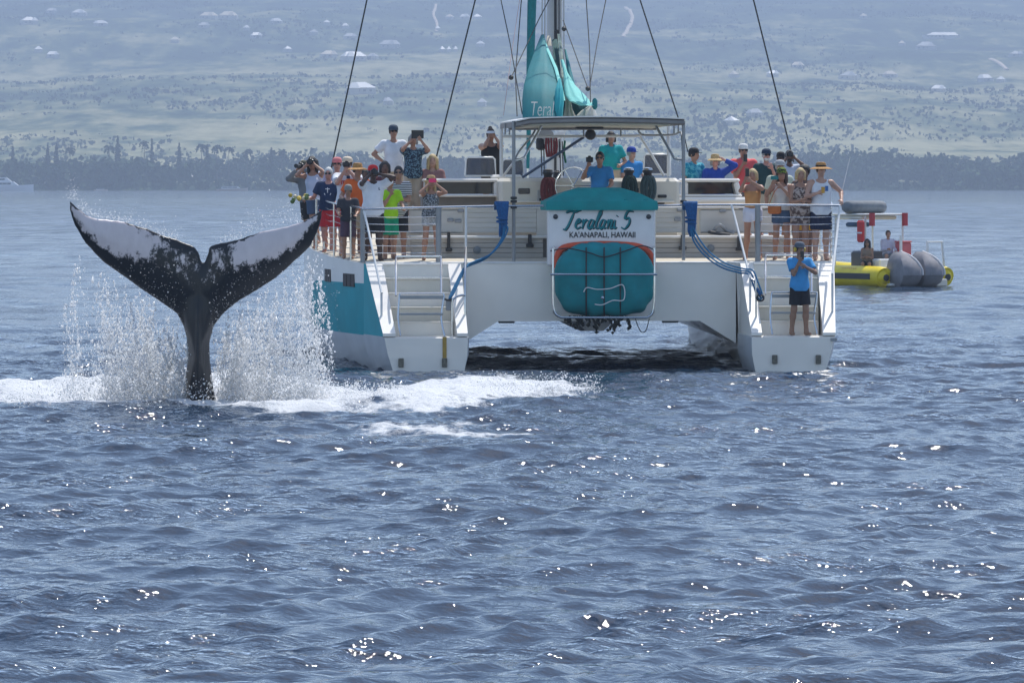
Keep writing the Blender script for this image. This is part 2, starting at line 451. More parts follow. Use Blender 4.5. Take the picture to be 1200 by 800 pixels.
def woods():
    g = np.random.default_rng(5); C = []; S = []
    for k in range(1500):
        x = g.uniform(-520, 520); y = float(shore_y(np.array([x]))[0]) + 9 + g.uniform(0, 1) ** 1.5 * 240
        tall = 0.55 + 0.75 * fbm(np.array([x / 38.0 + 90]), np.array([y / 300.0]), 77, 3)[0]
        if fbm(np.array([x / 60.0]), np.array([y / 60.0]), 8, 2)[0] < 0.36: continue
        h = g.uniform(8, 14.5) * tall; r = h * g.uniform(0.38, 0.75)
        z0 = float(terrain_z(np.array([x]), np.array([y]))[0])
        n = 64
        d = g.normal(size=(n, 3)); d /= np.linalg.norm(d, axis=1)[:, None]; d *= (g.uniform(0.35, 1, n) ** 0.5)[:, None]
        c = np.array([x, y, z0 + h * 0.55]) + d * [r, r, h * 0.47]
        lump = g.uniform(0.8, 1.2, 3); C.append(c * 1.0); S.append(g.uniform(1.4, 3.4, n))
    n = 5200; x = g.uniform(-520, 520, n); d = g.uniform(-1, 26, n); y = shore_y(x) + d
    C.append(np.stack([x, y, np.clip(terrain_z(x, y), 0, None) + g.uniform(0.2, 3.2, n)], -1)); S.append(g.uniform(1.5, 3.4, n))
    V, F = leaf_cloud(np.concatenate(C), np.concatenate(S), g)
    o = mesh_np('shore_woods', V, F, leafm, smooth=False)
    tag(o, 'dark green belt of trees along the far shore', 'woods', kind='stuff')
    # scattered scrub and trees on the slope
    C = []; S = []
    n = 60000
    y = SHORE + 280 + g.uniform(0, 1, n) ** 1.4 * 5600; x = g.uniform(-1, 1, n) * (330 + 0.105 * y)
    dens = fbm(x / 130.0, y / 260.0, 51, 4)
    k = dens > g.uniform(0.42, 0.80, n); x, y, dens = x[k], y[k], dens[k]
    z = terrain_z(x, y); sz = g.uniform(1.2, 3.4, len(x)) * (0.6 + dens)
    for q in range(3):
        C.append(np.stack([x + g.normal(0, 1.5, len(x)), y + g.normal(0, 1.5, len(x)), z + sz * g.uniform(0.15, 0.6, len(x))], -1)); S.append(sz * g.uniform(0.6, 1.0, len(x)))
    V, F = leaf_cloud(np.concatenate(C), np.concatenate(S), g)
    o = mesh_np('hillside_scrub', V, F, mat('scrub_foliage', (0.06, 0.085, 0.045), 0.95, var=0.5, vscale=0.02, spec=0.1), smooth=False)
    tag(o, 'scattered dark scrub and trees over the hillside', 'scrub', kind='stuff')
woods()

def pine(px, tip, w_px, label, palm=False):
    Y = SHORE + 90; base = float(terrain_z(np.array([(px - 600) / FPX * Y]), np.array([Y]))[0]); X = (px - 600) / FPX * Y
    h = CAMZ - (tip - HORY) / FPX * Y - base; r = w_px / FPX * Y / 2
    g = np.random.default_rng(int(px)); o = empty('palm_tree' if palm else 'pine_tree', (X, Y, base)); tag(o, label, 'tree', 'tall trees above the shore woods')
    MB().tube([(0, 0, -0.5), (0.1, 0, h * 0.5), (0, 0, h * 0.96)], [0.35, 0.25, 0.08], 6).build('trunk', barkm, o, smooth=True)
    if palm:
        C = []
        for f in range(15):
            a = g.uniform(0, 6.28); el = g.uniform(-0.5, 0.9)
            for t in np.linspace(0.1, 1, 9): C.append((math.cos(a) * t * r, math.sin(a) * t * r, h - 0.3 + t * r * el - t * t * r * 0.9))
        C = np.array(C); V, F = leaf_cloud(C, np.full(len(C), 1.1), g)
    else:
        n = 420; t = g.uniform(0.08, 1, n); a = g.uniform(0, 6.28, n); q = np.sqrt(g.uniform(0.05, 1, n)) * r * (1 - t) ** 0.75 * (0.75 + 0.5 * np.abs(np.sin(t * 30)))
        C = np.stack([q * np.cos(a), q * np.sin(a), t * h], -1); V, F = leaf_cloud(C, g.uniform(0.8, 1.9, n) * (1.15 - 0.6 * t), g)
    mesh_np('crown', V, F, pinem, o, smooth=False)
pine(138, 159, 13, 'tallest pointed pine standing above the shore woods')
for px, tip, w in ((210, 168, 9), (178, 163, 6), (318, 173, 9), (243, 170, 8), (66, 168, 12), (56, 170, 10), (15, 172, 9)):
    pine(px, tip, w, 'slim pointed pine rising a little above the shore woods')
for px, tip, w in ((169, 167, 12), (236, 170, 14), (254, 171, 12), (268, 173, 12), (128, 172, 12), (82, 174, 12), (290, 176, 12), (330, 178, 12), (1130, 188, 12), (1090, 192, 10)):
    pine(px, tip, w, 'small palm with a loose round crown above the shore woods', palm=True)

roofw = mat('white_metal_roof', (0.72, 0.72, 0.70), 0.5, var=0.06, vscale=0.3); wallm = mat('pale_house_wall', (0.62, 0.58, 0.50), 0.8, var=0.08, vscale=0.5); roofb = mat('brown_house_roof', (0.34, 0.22, 0.18), 0.8, var=0.15, vscale=0.4); winm = mat('house_window', (0.05, 0.06, 0.08), 0.2)
def house(px, py, w_px, label, roof=None, hgt=None, rz=None):
    p = on_terrain(px, py + 1.0); w = w_px / FPX * p.y; d = max(8.0, min(16, w * 0.7)); hw = hgt or min(4.2, max(2.8, w * 0.22)); rh = hw * 0.95
    g = random.Random(px * 7 + py)
    o = empty('house', p, rz if rz is not None else g.uniform(-0.35, 0.35)); tag(o, label, 'house', 'pale buildings scattered over the hillside')
    MB().box((0, 0, hw / 2 - 2.0), (w * 0.94, d * 0.9, hw + 4.0)).build('wall', wallm, o)
    def hip(cx, cy, ww, dd, hh):
        a_, b_ = ww / 2 + 0.3, dd / 2 + 0.3; rd = max(0.2, a_ - b_ * g.uniform(0.5, 1.0)); z0 = hh - 0.1
        return MB().add([(cx - a_, cy - b_, z0), (cx + a_, cy - b_, z0), (cx + a_, cy + b_, z0), (cx - a_, cy + b_, z0), (cx - rd, cy, hh + rh), (cx + rd, cy, hh + rh)], [(3, 2, 1, 0), (0, 1, 5, 4), (2, 3, 4, 5), (1, 2, 5), (3, 0, 4)])
    hip(0, 0, w * g.uniform(0.72, 1.0), d, hw).build('roof', roof or roofw, o)
    if w_px > 11:
        sx = g.choice((-1, 1)); MB().box((sx * w * 0.24, -d * 0.62, hw / 2 - 2.2), (w * 0.3, d * 0.5, hw + 3.4)).build('wing_wall', wallm, o); hip(sx * w * 0.24, -d * 0.62, w * 0.34, d * 0.55, hw * 0.9).build('wing_roof', roof or roofw, o)
    if w > 9:
        for k in range(int(w // 5)):
            x = -w * 0.4 + (k + 0.5) * w * 0.8 / int(w // 5)
            MB().box((x, -d * 0.45 - 0.02, hw * 0.5), (1.8, 0.12, 1.3)).build('window', winm, o)
HS = [(93, 18, 18), (60, 15, 12), (34, 28, 20), (245, 22, 20), (268, 22, 22), (239, 32, 14), (324, 27, 14), (383, 29, 8), (337, 60, 10), (45, 61, 10), (62, 67, 16), (410, 45, 16), (457, 56, 22), (385, 67, 20), (437, 69, 12),
      (527, 22, 8), (545, 22, 12), (559, 22, 10), (513, 36, 6), (563, 54, 8), (455, 122, 12), (565, 124, 10), (1057, 53, 8), (1085, 58, 26), (1043, 90, 18), (885, 136, 18), (995, 93, 24), (935, 79, 14), (1012, 21, 10), (118, 30, 16), (300, 44, 14), (205, 50, 10), (368, 40, 10), (405, 33, 8), (1100, 107, 18), (1190, 66, 16), (860, 90, 12), (905, 89, 12)]
roofg = mat('grey_house_roof', (0.45, 0.46, 0.46), 0.7, var=0.1, vscale=0.4)
KINDS = ((roofw, 'white'), (roofg, 'grey'), (mat('cream_house_roof', (0.66, 0.58, 0.44), 0.7, var=0.1, vscale=0.4), 'cream'))
for i, (px, py, w) in enumerate(HS):
    rf, nm = KINDS[(i * 7 + px) % 3]
    zone = 'high on the hazy hillside' if py < 50 else ('midway up the hazy hillside' if py < 100 else 'low on the hazy hillside')
    house(px, py, w, ('long ' if w >= 18 else 'small ' if w >= 11 else 'tiny ') + nm + ' roofed house ' + zone, roof=rf)
house(289, 35, 6, 'single bright white house high on the hazy slope')
house(414, 71, 28, 'long low pale shed below the cluster of houses on the slope')
house(423, 109, 36, 'long bright white roofed building on the lower pasture beside the wire stay')
house(1103, 44, 46, 'very long pale building high on the slope above the inflatable boat', hgt=3.0, rz=0)
house(1155, 95, 20, 'brightest white twin roofed house on the slope above the inflatable boat')
house(1173, 96, 10, 'small bright white hut beside the twin roofed house')
house(857, 146, 16, 'white roofed house low on the slope behind the turquoise shirt')
for k, px in enumerate((518, 526, 534)): house(px, 60.5, 5, 'tiny white hut in a row of three on the slope')
def shore_house(px, py, w_px, label, roof):
    Y = SHORE + 45; X = (px - 600) / FPX * Y; z = float(terrain_z(np.array([X]), np.array([Y]))[0]); w = w_px / FPX * Y
    o = empty('shore_house', (X, Y, z), 0.0); tag(o, label, 'house')
    MB().box((0, 0, 1.4), (w * 0.92, 7, 3.6)).build('wall', wallm, o)
    MB().prism([(-4.4, 3.1), (4.4, 3.1), (4.4, 3.35), (0, 5.4), (-4.4, 3.35)], 0, -w / 2, w / 2).build('roof', roof, o)
    for k in range(3): MB().box((-w * 0.3 + k * w * 0.3, -3.52, 1.6), (1.6, 0.12, 1.2)).build('window', winm, o)
shore_house(47, 213, 22, 'pinkish roofed house on the waterline in front of the woods', mat('pink_roof', (0.50, 0.38, 0.36), 0.7))
shore_house(1141, 213, 12, 'white roofed house on the waterline far behind the inflatable boat', roofw)
shore_house(225, 213, 7, 'small pale house on the waterline in front of the woods', roofw)

trackm = mat('pale_earth_track', (0.60, 0.50, 0.38), 0.9, var=0.12, vscale=0.05)
def track(pts, w_px, label):
    P = []
    for px, py in pts: P.append(on_terrain(px, py))
    P = spline(P, 10); V = []; F = []
    for i, p in enumerate(P):
        w = w_px / FPX * p.y / 2
        for sx in (-1, 1):
            x = p.x + sx * w; z = max(float(terrain_z(np.array([x]), np.array([p.y]))[0]), p.z - 1) + 1.2
            V.append((x, p.y, z))
    n = len(P); F = [(2 * i, 2 * i + 1, 2 * i + 3, 2 * i + 2) for i in range(n - 1)]
    V2 = V + [(x, y, z - 4) for x, y, z in V]; m2 = 2 * n
    F2 = F + [(2 * i, 2 * i + 2, m2 + 2 * i + 2, m2 + 2 * i) for i in range(n - 1)] + [(2 * i + 1, m2 + 2 * i + 1, m2 + 2 * i + 3, 2 * i + 3) for i in range(n - 1)]
    o = mesh_np('path', V2, np.array(F2), trackm, smooth=False); tag(o, label, 'track', kind='structure')
track([(730, 44), (736, 33), (741, 22), (738, 13), (733, 9)], 4, 'pale curved dirt track high on the slope')
track([(511, 38), (512, 28), (508, 18), (511, 6)], 3, 'faint straight dirt track high on the slope')
track([(1180, 83), (1172, 76), (1160, 70)], 4, 'short pale dirt track near the bright house')

# moored boats off the shore
def motor_yacht(px, Y, length, label, rz=0.0, big=True):
    X = (px - 600) / FPX * Y; o = empty('motor_yacht', (X, Y, 0), rz); tag(o, label, 'boat')
    l = length / 2; wm = mat('yacht_white', (0.74, 0.75, 0.76), 0.3); h = length * 0.085
    secs = []
    for x, bw, z in ((-l, 0.75, 0.85), (-l * 0.4, 1.0, 0.9), (l * 0.4, 0.85, 1.05), (l * 0.8, 0.4, 1.2), (l, 0.04, 1.28)):
        b = bw * length * 0.11; secs.append([(x, -b, h * z), (x, -b * 0.7, -0.4), (x, b * 0.7, -0.4), (x, b, h * z)])
    MB().loft(secs).build('hull', wm if big else mat('yacht_buff', (0.55, 0.46, 0.38), 0.4), o, autos=30)
    def deckhouse(x0, x1, z0, z1, b, nm):
        MB().prism([(x0, z0), (x1, z0), (x1 - (z1 - z0) * 1.3, z1), (x0 + 0.4, z1)], 1, -b, b).build(nm, wm, o)
        n = max(2, int((x1 - x0) / 2.2))
        for k in range(n):
            xx = x0 + (k + 0.5) * (x1 - x0 - 2 * (z1 - z0)) / n + 0.5
            MB().box((xx, -b - 0.02, (z0 + z1) / 2 + 0.1), ((x1 - x0) / n * 0.7, 0.1, (z1 - z0) * 0.42)).build('window', winm, o)
    deckhouse(-l * 0.7, l * 0.55, h * 0.9, h * 0.9 + length * 0.075, length * 0.085, 'saloon')
    if big: deckhouse(-l * 0.5, l * 0.3, h * 0.9 + length * 0.075, h * 0.9 + length * 0.14, length * 0.07, 'flybridge'); MB().tube([(-1, 0, h * 2.2), (-1.6, 0, h * 4.2)], 0.12, 6).build('radar_mast', wm, o)
motor_yacht(3, 2380, 26, 'white two decked motor yacht moored before the woods', big=True)
motor_yacht(272, 2330, 13, 'low buff hulled boat moored near the shore beside the catamaran', big=False)
motor_yacht(118, 2450, 6, 'tiny white boat moored near the shore under the tall pine', big=False)
# ------------------------------------------------------------------ catamaran
YAW = R(5.0)
BX, BY = 1.854, 107.5
boat = empty('catamaran', (BX, BY, 0.0), YAW)
tag(boat, 'large white sailing catamaran with teal hull paint, stern to the camera, crowded with passengers', 'catamaran')
_c, _s = math.cos(YAW), math.sin(YAW)
def L(px, py, v):
    """photo pixel on a plane v metres forward of the transoms -> boat coordinates (starboard, forward, up)"""
    k = (px - 600) / FPX
    u = (k * (BY + v * _c) - BX + v * _s) / (_c - k * _s)
    Y = BY + u * _s + v * _c
    return Vector((u, v, CAMZ - (py - HORY) * Y / FPX))
def boat_to_world(p): return Vector((BX + p[0] * _c - p[1] * _s, BY + p[0] * _s + p[1] * _c, p[2]))

gel = mat('white_gelcoat', (0.83, 0.785, 0.715), 0.28, var=0.045, vscale=1.6, bump=0.03, bscale=5, coat=0.3)
cream = mat('cream_gelcoat', (0.70, 0.66, 0.57), 0.4, var=0.06, vscale=2.5, bump=0.04, bscale=8)
greyd = mat('deck_grey', (0.50, 0.50, 0.47), 0.7, var=0.08, vscale=5, bump=0.1, bscale=60)
teal = mat('teal_paint', (0.0, 0.33, 0.38), 0.5, var=0.14, vscale=1.2, spec=0.12)
tealc = mat('teal_canvas', (0.0, 0.25, 0.245), 0.8, var=0.14, vscale=3.5, bump=0.25, bscale=25)
tealsh = mat('teal_raft_cloth', (0.0, 0.215, 0.235), 0.75, var=0.18, vscale=3.0, bump=0.35, bscale=9)
aqua = mat('aqua_sailcloth', (0.20, 0.58, 0.53), 0.8, var=0.08, vscale=3.0, bump=0.15, bscale=20)
steel = mat('stainless_tube', (0.62, 0.63, 0.64), 0.22, metal=0.9, var=0.08, vscale=3)
greysteel = mat('painted_grey_tube', (0.27, 0.28, 0.29), 0.4, metal=0.3, var=0.1, vscale=3)
dark = mat('dark_rubber', (0.025, 0.026, 0.028), 0.55, var=0.25, vscale=8)
glassd = mat('tinted_glass', (0.03, 0.035, 0.045), 0.06, var=0.15, vscale=2)
greyal = mat('mast_grey', (0.45, 0.46, 0.46), 0.4, metal=0.35, var=0.1, vscale=2, stretch=(1, 1, 0.2))
wire = mat('rigging_wire', (0.05, 0.055, 0.06), 0.7, var=0.1, spec=0.2)
ropeb = mat('blue_rope', (0.012, 0.10, 0.27), 0.85, var=0.3, vscale=30, bump=0.6, bscale=90)
maroon = mat('maroon_rope', (0.16, 0.035, 0.035), 0.85, var=0.3, vscale=30, bump=0.6, bscale=90)
dkgreen = mat('dark_green_rope', (0.02, 0.05, 0.05), 0.8, var=0.4, vscale=30, bump=0.6, bscale=90)
orange = mat('orange_float', (0.70, 0.09, 0.03), 0.6, var=0.15)
ochre = mat('ochre_strap', (0.42, 0.27, 0.06), 0.8, var=0.25, vscale=12)
inkblack = mat('black_lettering', (0.015, 0.015, 0.018), 0.5, var=0.1)
inkteal = mat('teal_lettering', (0.0, 0.20, 0.22), 0.5, var=0.1)
rackwhite = mat('white_tube', (0.72, 0.72, 0.70), 0.35, var=0.05)
podgrey_hullshade = mat('pod_grey_hull_shade', (0.55, 0.56, 0.57), 0.35, var=0.10, vscale=1.3, bump=0.05, bscale=4)  # pod grey; on the hull sides this grey paints in their shade

def zdeck(v): return 2.0 + 0.030 * max(0, v - 1.9)
VS = [1.9, 2.6, 3.5, 5, 6.5, 7.6, 8.2, 8.6, 8.85, 10.5, 13, 16, 18.5, 20.0]
UO = np.interp(VS, [1.9, 5, 8, 12, 16, 18.5, 20.0], [4.55, 5.0, 5.2, 5.2, 4.9, 4.4, 3.98])
UI = np.interp(VS, [1.9, 5, 8, 12, 16, 18.5, 20.0], [2.64, 2.75, 2.9, 3.1, 3.35, 3.65, 3.9])
TT = np.interp(VS, [1.9, 7.0, 7.6, 8.2, 8.6, 8.85, 20], [1.62, 1.60, 1.58, 1.50, 1.30, 0.72, 0.72])
def uo_at(v): return float(np.interp(v, VS, UO))

def make_hull(s):
    o = MB(); secs = []
    for v, uo, ui, tt in zip(VS, UO, UI, TT):
        zd = zdeck(v); w = uo - ui; wl = max(uo - 0.26, ui + 0.06)
        low = 0.62
        secs.append([(s * p[0], v, p[1]) for p in [(ui, zd), (ui + 0.02 * w, 1.0), (ui + 0.03 * w, 0.35), (ui + 0.20 * w, -0.25), ((ui + uo) / 2, -0.55),
                     (wl - 0.16 * w, -0.25), (wl, 0.12), (wl + 0.62 * (uo - wl), low), (wl + 0.97 * (uo - wl), tt), (uo, (tt + zd) / 2 + 0.05), (uo, zd)]])
    o.loft(secs)
    h = o.build('hull', gel, boat, autos=38)
    h.data.materials.append(teal); h.data.materials.append(podgrey_hullshade)
    n = len(secs[0]); uoavg = None
    for p in h.data.polygons:
        c = p.center; vi = [h.data.vertices[i].co for i in p.vertices]
        if p.area > 0 and len(p.vertices) == 4:
            k = sorted(i % n for i in p.vertices)
            if k[0] == 7 and k[-1] == 8 and c.y < 8.9: p.material_index = 1
            if k[0] >= 5 and k[-1] <= 7: p.material_index = 2  # shade below the teal band put in as grey colour
    # aft swim platform body
    def ue(v): return 4.30 + 0.25 * v / 1.9
    q = MB(); ss = []
    for v in (0.0, 0.10, 1.0, 1.895):
        uo = ue(v); ui = 2.665; e = 0.0 if v > 0.05 else 0.03
        ss.append([(s * a, v, z) for a, z in [(ui + e, 0.65 - e), (ui + 0.01 + e, 0.30), (ui + 0.10, -0.02), (ui + 0.32, -0.22), (uo - 0.45, -0.22), (uo - 0.19, 0.0), (uo - 0.06 - e, 0.32), (uo - e, 0.65 - e)]])
    q.loft(ss)
    pl = q.build('swim_platform', gel, h, autos=38)
    pl.data.materials.append(podgrey_hullshade)
    for p in pl.data.polygons:
        if abs(p.normal.y) < 0.7 and p.normal.x * s > 0.3 and p.center.z < 0.66: p.material_index = 1
        if abs(p.normal.y) < 0.7 and p.normal.x * s < -0.3: p.material_index = 1  # both platform sides coloured grey to stand for shade
    # sloping side walls of the scoop
    for kind in ('in', 'out'):
        m = MB(); ring = []
        prof = [(0.03, 0.652), (1.896, 0.652), (1.896, 2.0), (1.70, 2.0), (0.9, 1.36), (0.03, 0.71)]
        for side in (0, 1):
            r_ = []
            for v, z in prof:
                if kind == 'in': u = 2.665 + 0.03 + side * (0.20 + 0.06 * v / 1.9)
                else: u = ue(v) - side * (0.24 + 0.10 * v / 1.9) - 0.004
                r_.append((s * u, v, z))
            ring.append(r_)
        m.loft(ring)
        w_ = m.build('scoop_wall', gel, h)
        w_.data.materials.append(teal)
        if kind == 'out':
            for p in w_.data.polygons:
                if p.normal.x * s > 0.8: p.material_index = 1
    # stairs
    for i in range(5):
        v0 = 0.62 + 0.255 * i; z0 = 0.652 + 0.27 * i; z1 = z0 + 0.268
        a, b = 2.94, ue(v0) - 0.32
        m = MB().box((s * (a + b) / 2, (v0 + 1.90) / 2, (z0 + z1) / 2), (b - a, 1.90 - v0, z1 - z0 - 0.004))
        m.box((s * (a + b) / 2, v0 + 0.10, z1 - 0.014), (b - a - 0.01, 0.26, 0.034), bev=0.008)
        st = m.build('stair_tread', cream if i % 2 else gel, h)
    return h
hulls = [make_hull(-1), make_hull(1)]

# fittings on the transoms
def fit(parent, px, py, v, w, hgt, dep, material, name, bev=0.01):
    p = L(px, py, v); return MB().box((p.x, p.y, p.z), (w, dep, hgt), bev=bev).build(name, material, parent)
for hull, xs in ((hulls[0], (470, 521)), (hulls[1], (908, 959))):
    for x in xs:
        fit(hull, x, 425 if x < 600 else 421, -0.03, 0.10, 0.17, 0.06, mat('weathered_bronze', (0.16, 0.15, 0.12), 0.6, metal=0.4, var=0.4, vscale=30), 'hinge')
st_ = fit(hulls[0], 521, 407, -0.012, 0.075, 0.40, 0.012, ochre, 'hanging_strap', 0)
fit(hulls[1], 977, 398, -0.012, 0.12, 0.06, 0.014, mat('grey_plate', (0.3, 0.31, 0.32), 0.5), 'name_plate', 0)
# side windows on both hulls
for s, hull in ((-1, hulls[0]), (1, hulls[1])):
    for (v0, v1, z) in ((5.05, 6.05, 1.715), (2.75, 3.85, 1.66)):
        n = 3
        for k in range(n):
            va = v0 + (v1 - v0) * (k + 0.06) / n; vb = v0 + (v1 - v0) * (k + 0.94) / n
            ua, ub = uo_at(va) + 0.006, uo_at(vb) + 0.006
            m = MB(); t = 0.125
            m.add([(s * ua, va, z - t), (s * ub, vb, z - t), (s * ub, vb, z + t), (s * ua, va, z + t), (s * (ua - 0.05), va, z - t), (s * (ub - 0.05), vb, z - t), (s * (ub - 0.05), vb, z + t), (s * (ua - 0.05), va, z + t)],
                  [(0, 1, 2, 3), (7, 6, 5, 4), (0, 4, 5, 1), (1, 5, 6, 2), (2, 6, 7, 3), (3, 7, 4, 0)])
            m.build('porthole', mat('brown_tinted_pane', (0.035, 0.024, 0.022), 0.5, spec=0.15), hull)

# bridge deck between the hulls
m = MB(); ss = []
for v in (1.93, 6, 12, 16.5):
    zd = zdeck(v); a = 2.64 + 0.05 * (v - 1.93); rise = 0 if v < 13 else 0.25
    ss.append([(-a, v, zd), (-a, v, 0.46), (-1.96, v, 0.89 + rise), (1.94, v, 0.89 + rise), (a, v, 0.46), (a, v, zd)])
m.loft(ss); bridge = m.build('bridge_deck', gel, boat)
# deck edge strip and deck
m = MB()
m.box((0, 2.06, 2.012), (9.02, 0.30, 0.03), bev=0.01)
m.build('deck_edge', mat('bright_white_edge', (0.80, 0.80, 0.78), 0.4), boat)
m = MB(); secs = []
for v in (2.0, 4, 6, 9, 12, 15, 17.5):
    z = zdeck(v) + 0.018; secs.append([(-uo_at(v) + 0.05, v, z), (uo_at(v) - 0.05, v, z), (uo_at(v) - 0.05, v, z - 0.06), (-uo_at(v) + 0.05, v, z - 0.06)])
m.loft(secs); m.build('deck', mat('tan_nonskid', (0.52, 0.47, 0.38), 0.8, var=0.1, vscale=20, bump=0.2, bscale=120), boat)
# nacelle pod below the bridge deck
secs = []
for v, hw, zb in ((2.9, 0.30, 0.68), (3.4, 0.36, 0.66), (6, 0.36, 0.70), (9.2, 0.30, 0.76), (10.2, 0.12, 0.86)):
    secs.append([(-hw, v, 0.93), (-hw, v, zb + 0.12), (-hw * 0.6, v, zb), (hw * 0.6, v, zb), (hw, v, zb + 0.12), (hw, v, 0.93)])
MB().loft(secs).build('nacelle', podgrey_hullshade, boat, autos=30)
for px in (594, 786):
    p = L(px, 377, 1.95); MB().box((p.x, p.y + 0.1, 0.875), (0.30, 0.22, 0.05), bev=0.01).build('drain_plate', dark, boat)

# sign panel with lettering and teal cover
A = L(642, 243, 1.60); B = L(768, 292, 1.60)
sign = MB().box(((A.x + B.x) / 2, 1.72, 2.50), (B.x - A.x, 0.24, 1.10), bev=0.03).build('stern_panel', mat('sign_white', (0.78, 0.76, 0.74), 0.35, var=0.03), boat)
SX = (A.x + B.x) / 2; SW = B.x - A.x; YF = 1.598
def text_mesh(body, size, x, z, y, parent, material, bold=0.0, shear=0.0, width=None, rot=None, name='lettering'):
    cu = bpy.data.curves.new('txt', 'FONT'); cu.body = body; cu.size = size; cu.align_x = 'CENTER'; cu.align_y = 'CENTER'
    cu.offset = bold; cu.shear = shear; cu.extrude = 0.004; cu.resolution_u = 3
    ob = bpy.data.objects.new('txt', cu); COL.objects.link(ob)
    dg = bpy.context.evaluated_depsgraph_get(); me = bpy.data.meshes.new_from_object(ob.evaluated_get(dg))
    bpy.data.objects.remove(ob)
    co = np.array([v.co[:] for v in me.vertices]); cx = (co[:, 0].max() + co[:, 0].min()) / 2; wd = co[:, 0].max() - co[:, 0].min()
    k = 1.0 if width is None else width / wd
    for v in me.vertices: v.co = Vector(((v.co.x - cx) * k, v.co.y, v.co.z))
    me.name = name; me.materials.clear(); me.materials.append(material)
    o = bpy.data.objects.new(name, me); COL.objects.link(o); o.parent = parent
    o.location = (x, y, z); o.rotation_euler = rot or (R(90), 0, 0)
    return o
p = L(706, 275.5, YF); text_mesh("KA'ANAPALI, HAWAII", 0.155, p.x, p.z, YF - 0.006, sign, inkblack, bold=0.002, width=1.27)
# brush script name as stroked letters: x to the right, y up, in letter heights
GLY = {
 'T': ([[(0.05, 0.92), (0.35, 1.02), (0.75, 0.98), (1.15, 1.08)], [(0.68, 1.0), (0.55, 0.6), (0.38, 0.15), (0.22, -0.05), (0.05, -0.02)]], 0.86),
 'e': ([[(0.05, 0.25), (0.3, 0.36), (0.36, 0.52), (0.2, 0.52), (0.08, 0.25), (0.2, 0.0), (0.5, 0.12)]], 0.50),
 'r': ([[(0.02, 0.35), (0.18, 0.52), (0.12, 0.0)], [(0.15, 0.25), (0.3, 0.5), (0.45, 0.46)]], 0.48),
 'a': ([[(0.42, 0.48), (0.18, 0.5), (0.05, 0.15), (0.2, 0.0), (0.38, 0.25), (0.44, 0.5), (0.38, 0.05), (0.55, 0.08)]], 0.56),
 'l': ([[(0.05, 0.2), (0.32, 0.85), (0.25, 1.0), (0.12, 0.6), (0.1, 0.05), (0.32, 0.05)]], 0.32),
 'n': ([[(0.02, 0.3), (0.15, 0.52), (0.1, 0.0)], [(0.12, 0.25), (0.32, 0.52), (0.38, 0.35), (0.34, 0.02), (0.55, 0.08)]], 0.55),
 'i': ([[(0.05, 0.5), (0.05, 0.05), (0.25, 0.1)], [(0.12, 0.72), (0.16, 0.76)]], 0.34),
 ' ': ([], 0.24),
 '5': ([[(0.72, 1.0), (0.30, 0.98), (0.18, 0.58), (0.5, 0.62), (0.56, 0.3), (0.3, 0.0), (0.02, 0.08)]], 0.7)}
def script(word, x0, z0, hgt, width, y, parent, material, r, name):
    tot = sum(GLY[c][1] for c in word); k = width / (tot * hgt)
    m = MB(); x = 0
    for c in word:
        st, adv = GLY[c]
        for s_ in st:
            pts = spline([(x0 + (x + a + 0.22 * b) * hgt * k, y, z0 + b * hgt) for a, b in s_], 4)
            rr = [r * (1.25 if 0.15 < i / len(pts) < 0.75 else 0.8) for i in range(len(pts))]
            m.tube(pts, rr, 6, flat=1.0)
        x += adv
    o = m.build(name, material, parent, smooth=True)
    return o
p = L(659, 268, YF)
script('Teralani 5', p.x, p.z, 0.335, 1.30, YF - 0.012, sign, inkteal, 0.0175, 'script_name')
script('Teralani 5', p.x + 0.018, p.z - 0.014, 0.335, 1.30, YF + 0.006, sign, inkblack, 0.0165, 'script_shadow')
for px, py, r_ in ((651, 254, 0.048), (760, 254, 0.048), (706, 245.5, 0.03)):
    p = L(px, py, YF); MB().lathe([(r_, 0), (r_, 0.02), (r_ * 0.6, 0.035)], (p.x, YF, p.z), 14, M=Matrix.Rotation(R(90), 3, 'X')).build('round_fitting', glassd, sign, smooth=True)
# canvas cover above the panel
secs = []
for hw, d0, d1, z in ((SW / 2 + 0.03, 1.50, 2.75, 3.02), (SW / 2 + 0.045, 1.49, 2.76, 3.07), (SW / 2 + 0.03, 1.52, 2.74, 3.19), (SW / 2 - 0.03, 1.57, 2.70, 3.215), (SW * 0.36, 1.72, 2.55, 3.345), (SW * 0.23, 1.86, 2.40, 3.43), (SW * 0.19, 1.95, 2.32, 3.455)):
    secs.append([(SX - hw, d0, z), (SX - hw * 0.3, d0 - 0.012, z), (SX + hw * 0.4, d0 - 0.01, z), (SX + hw, d0, z), (SX + hw, d1, z), (SX - hw, d1, z)])
MB().loft(secs).build('canvas_cover', tealc, boat, autos=30)
for px, py in ((734, 232), (757, 232)):
    p = L(px, py, 1.5); MB().box((p.x, 1.62, 3.20), (0.09, 0.16, 0.11), bev=0.03).build('cover_pocket', tealc, boat)
# console block under the cover so that it stands on the deck
MB().box((SX, 2.25, 2.55), (SW - 0.2, 0.85, 1.05), bev=0.03).build('grill_console', cream, boat)

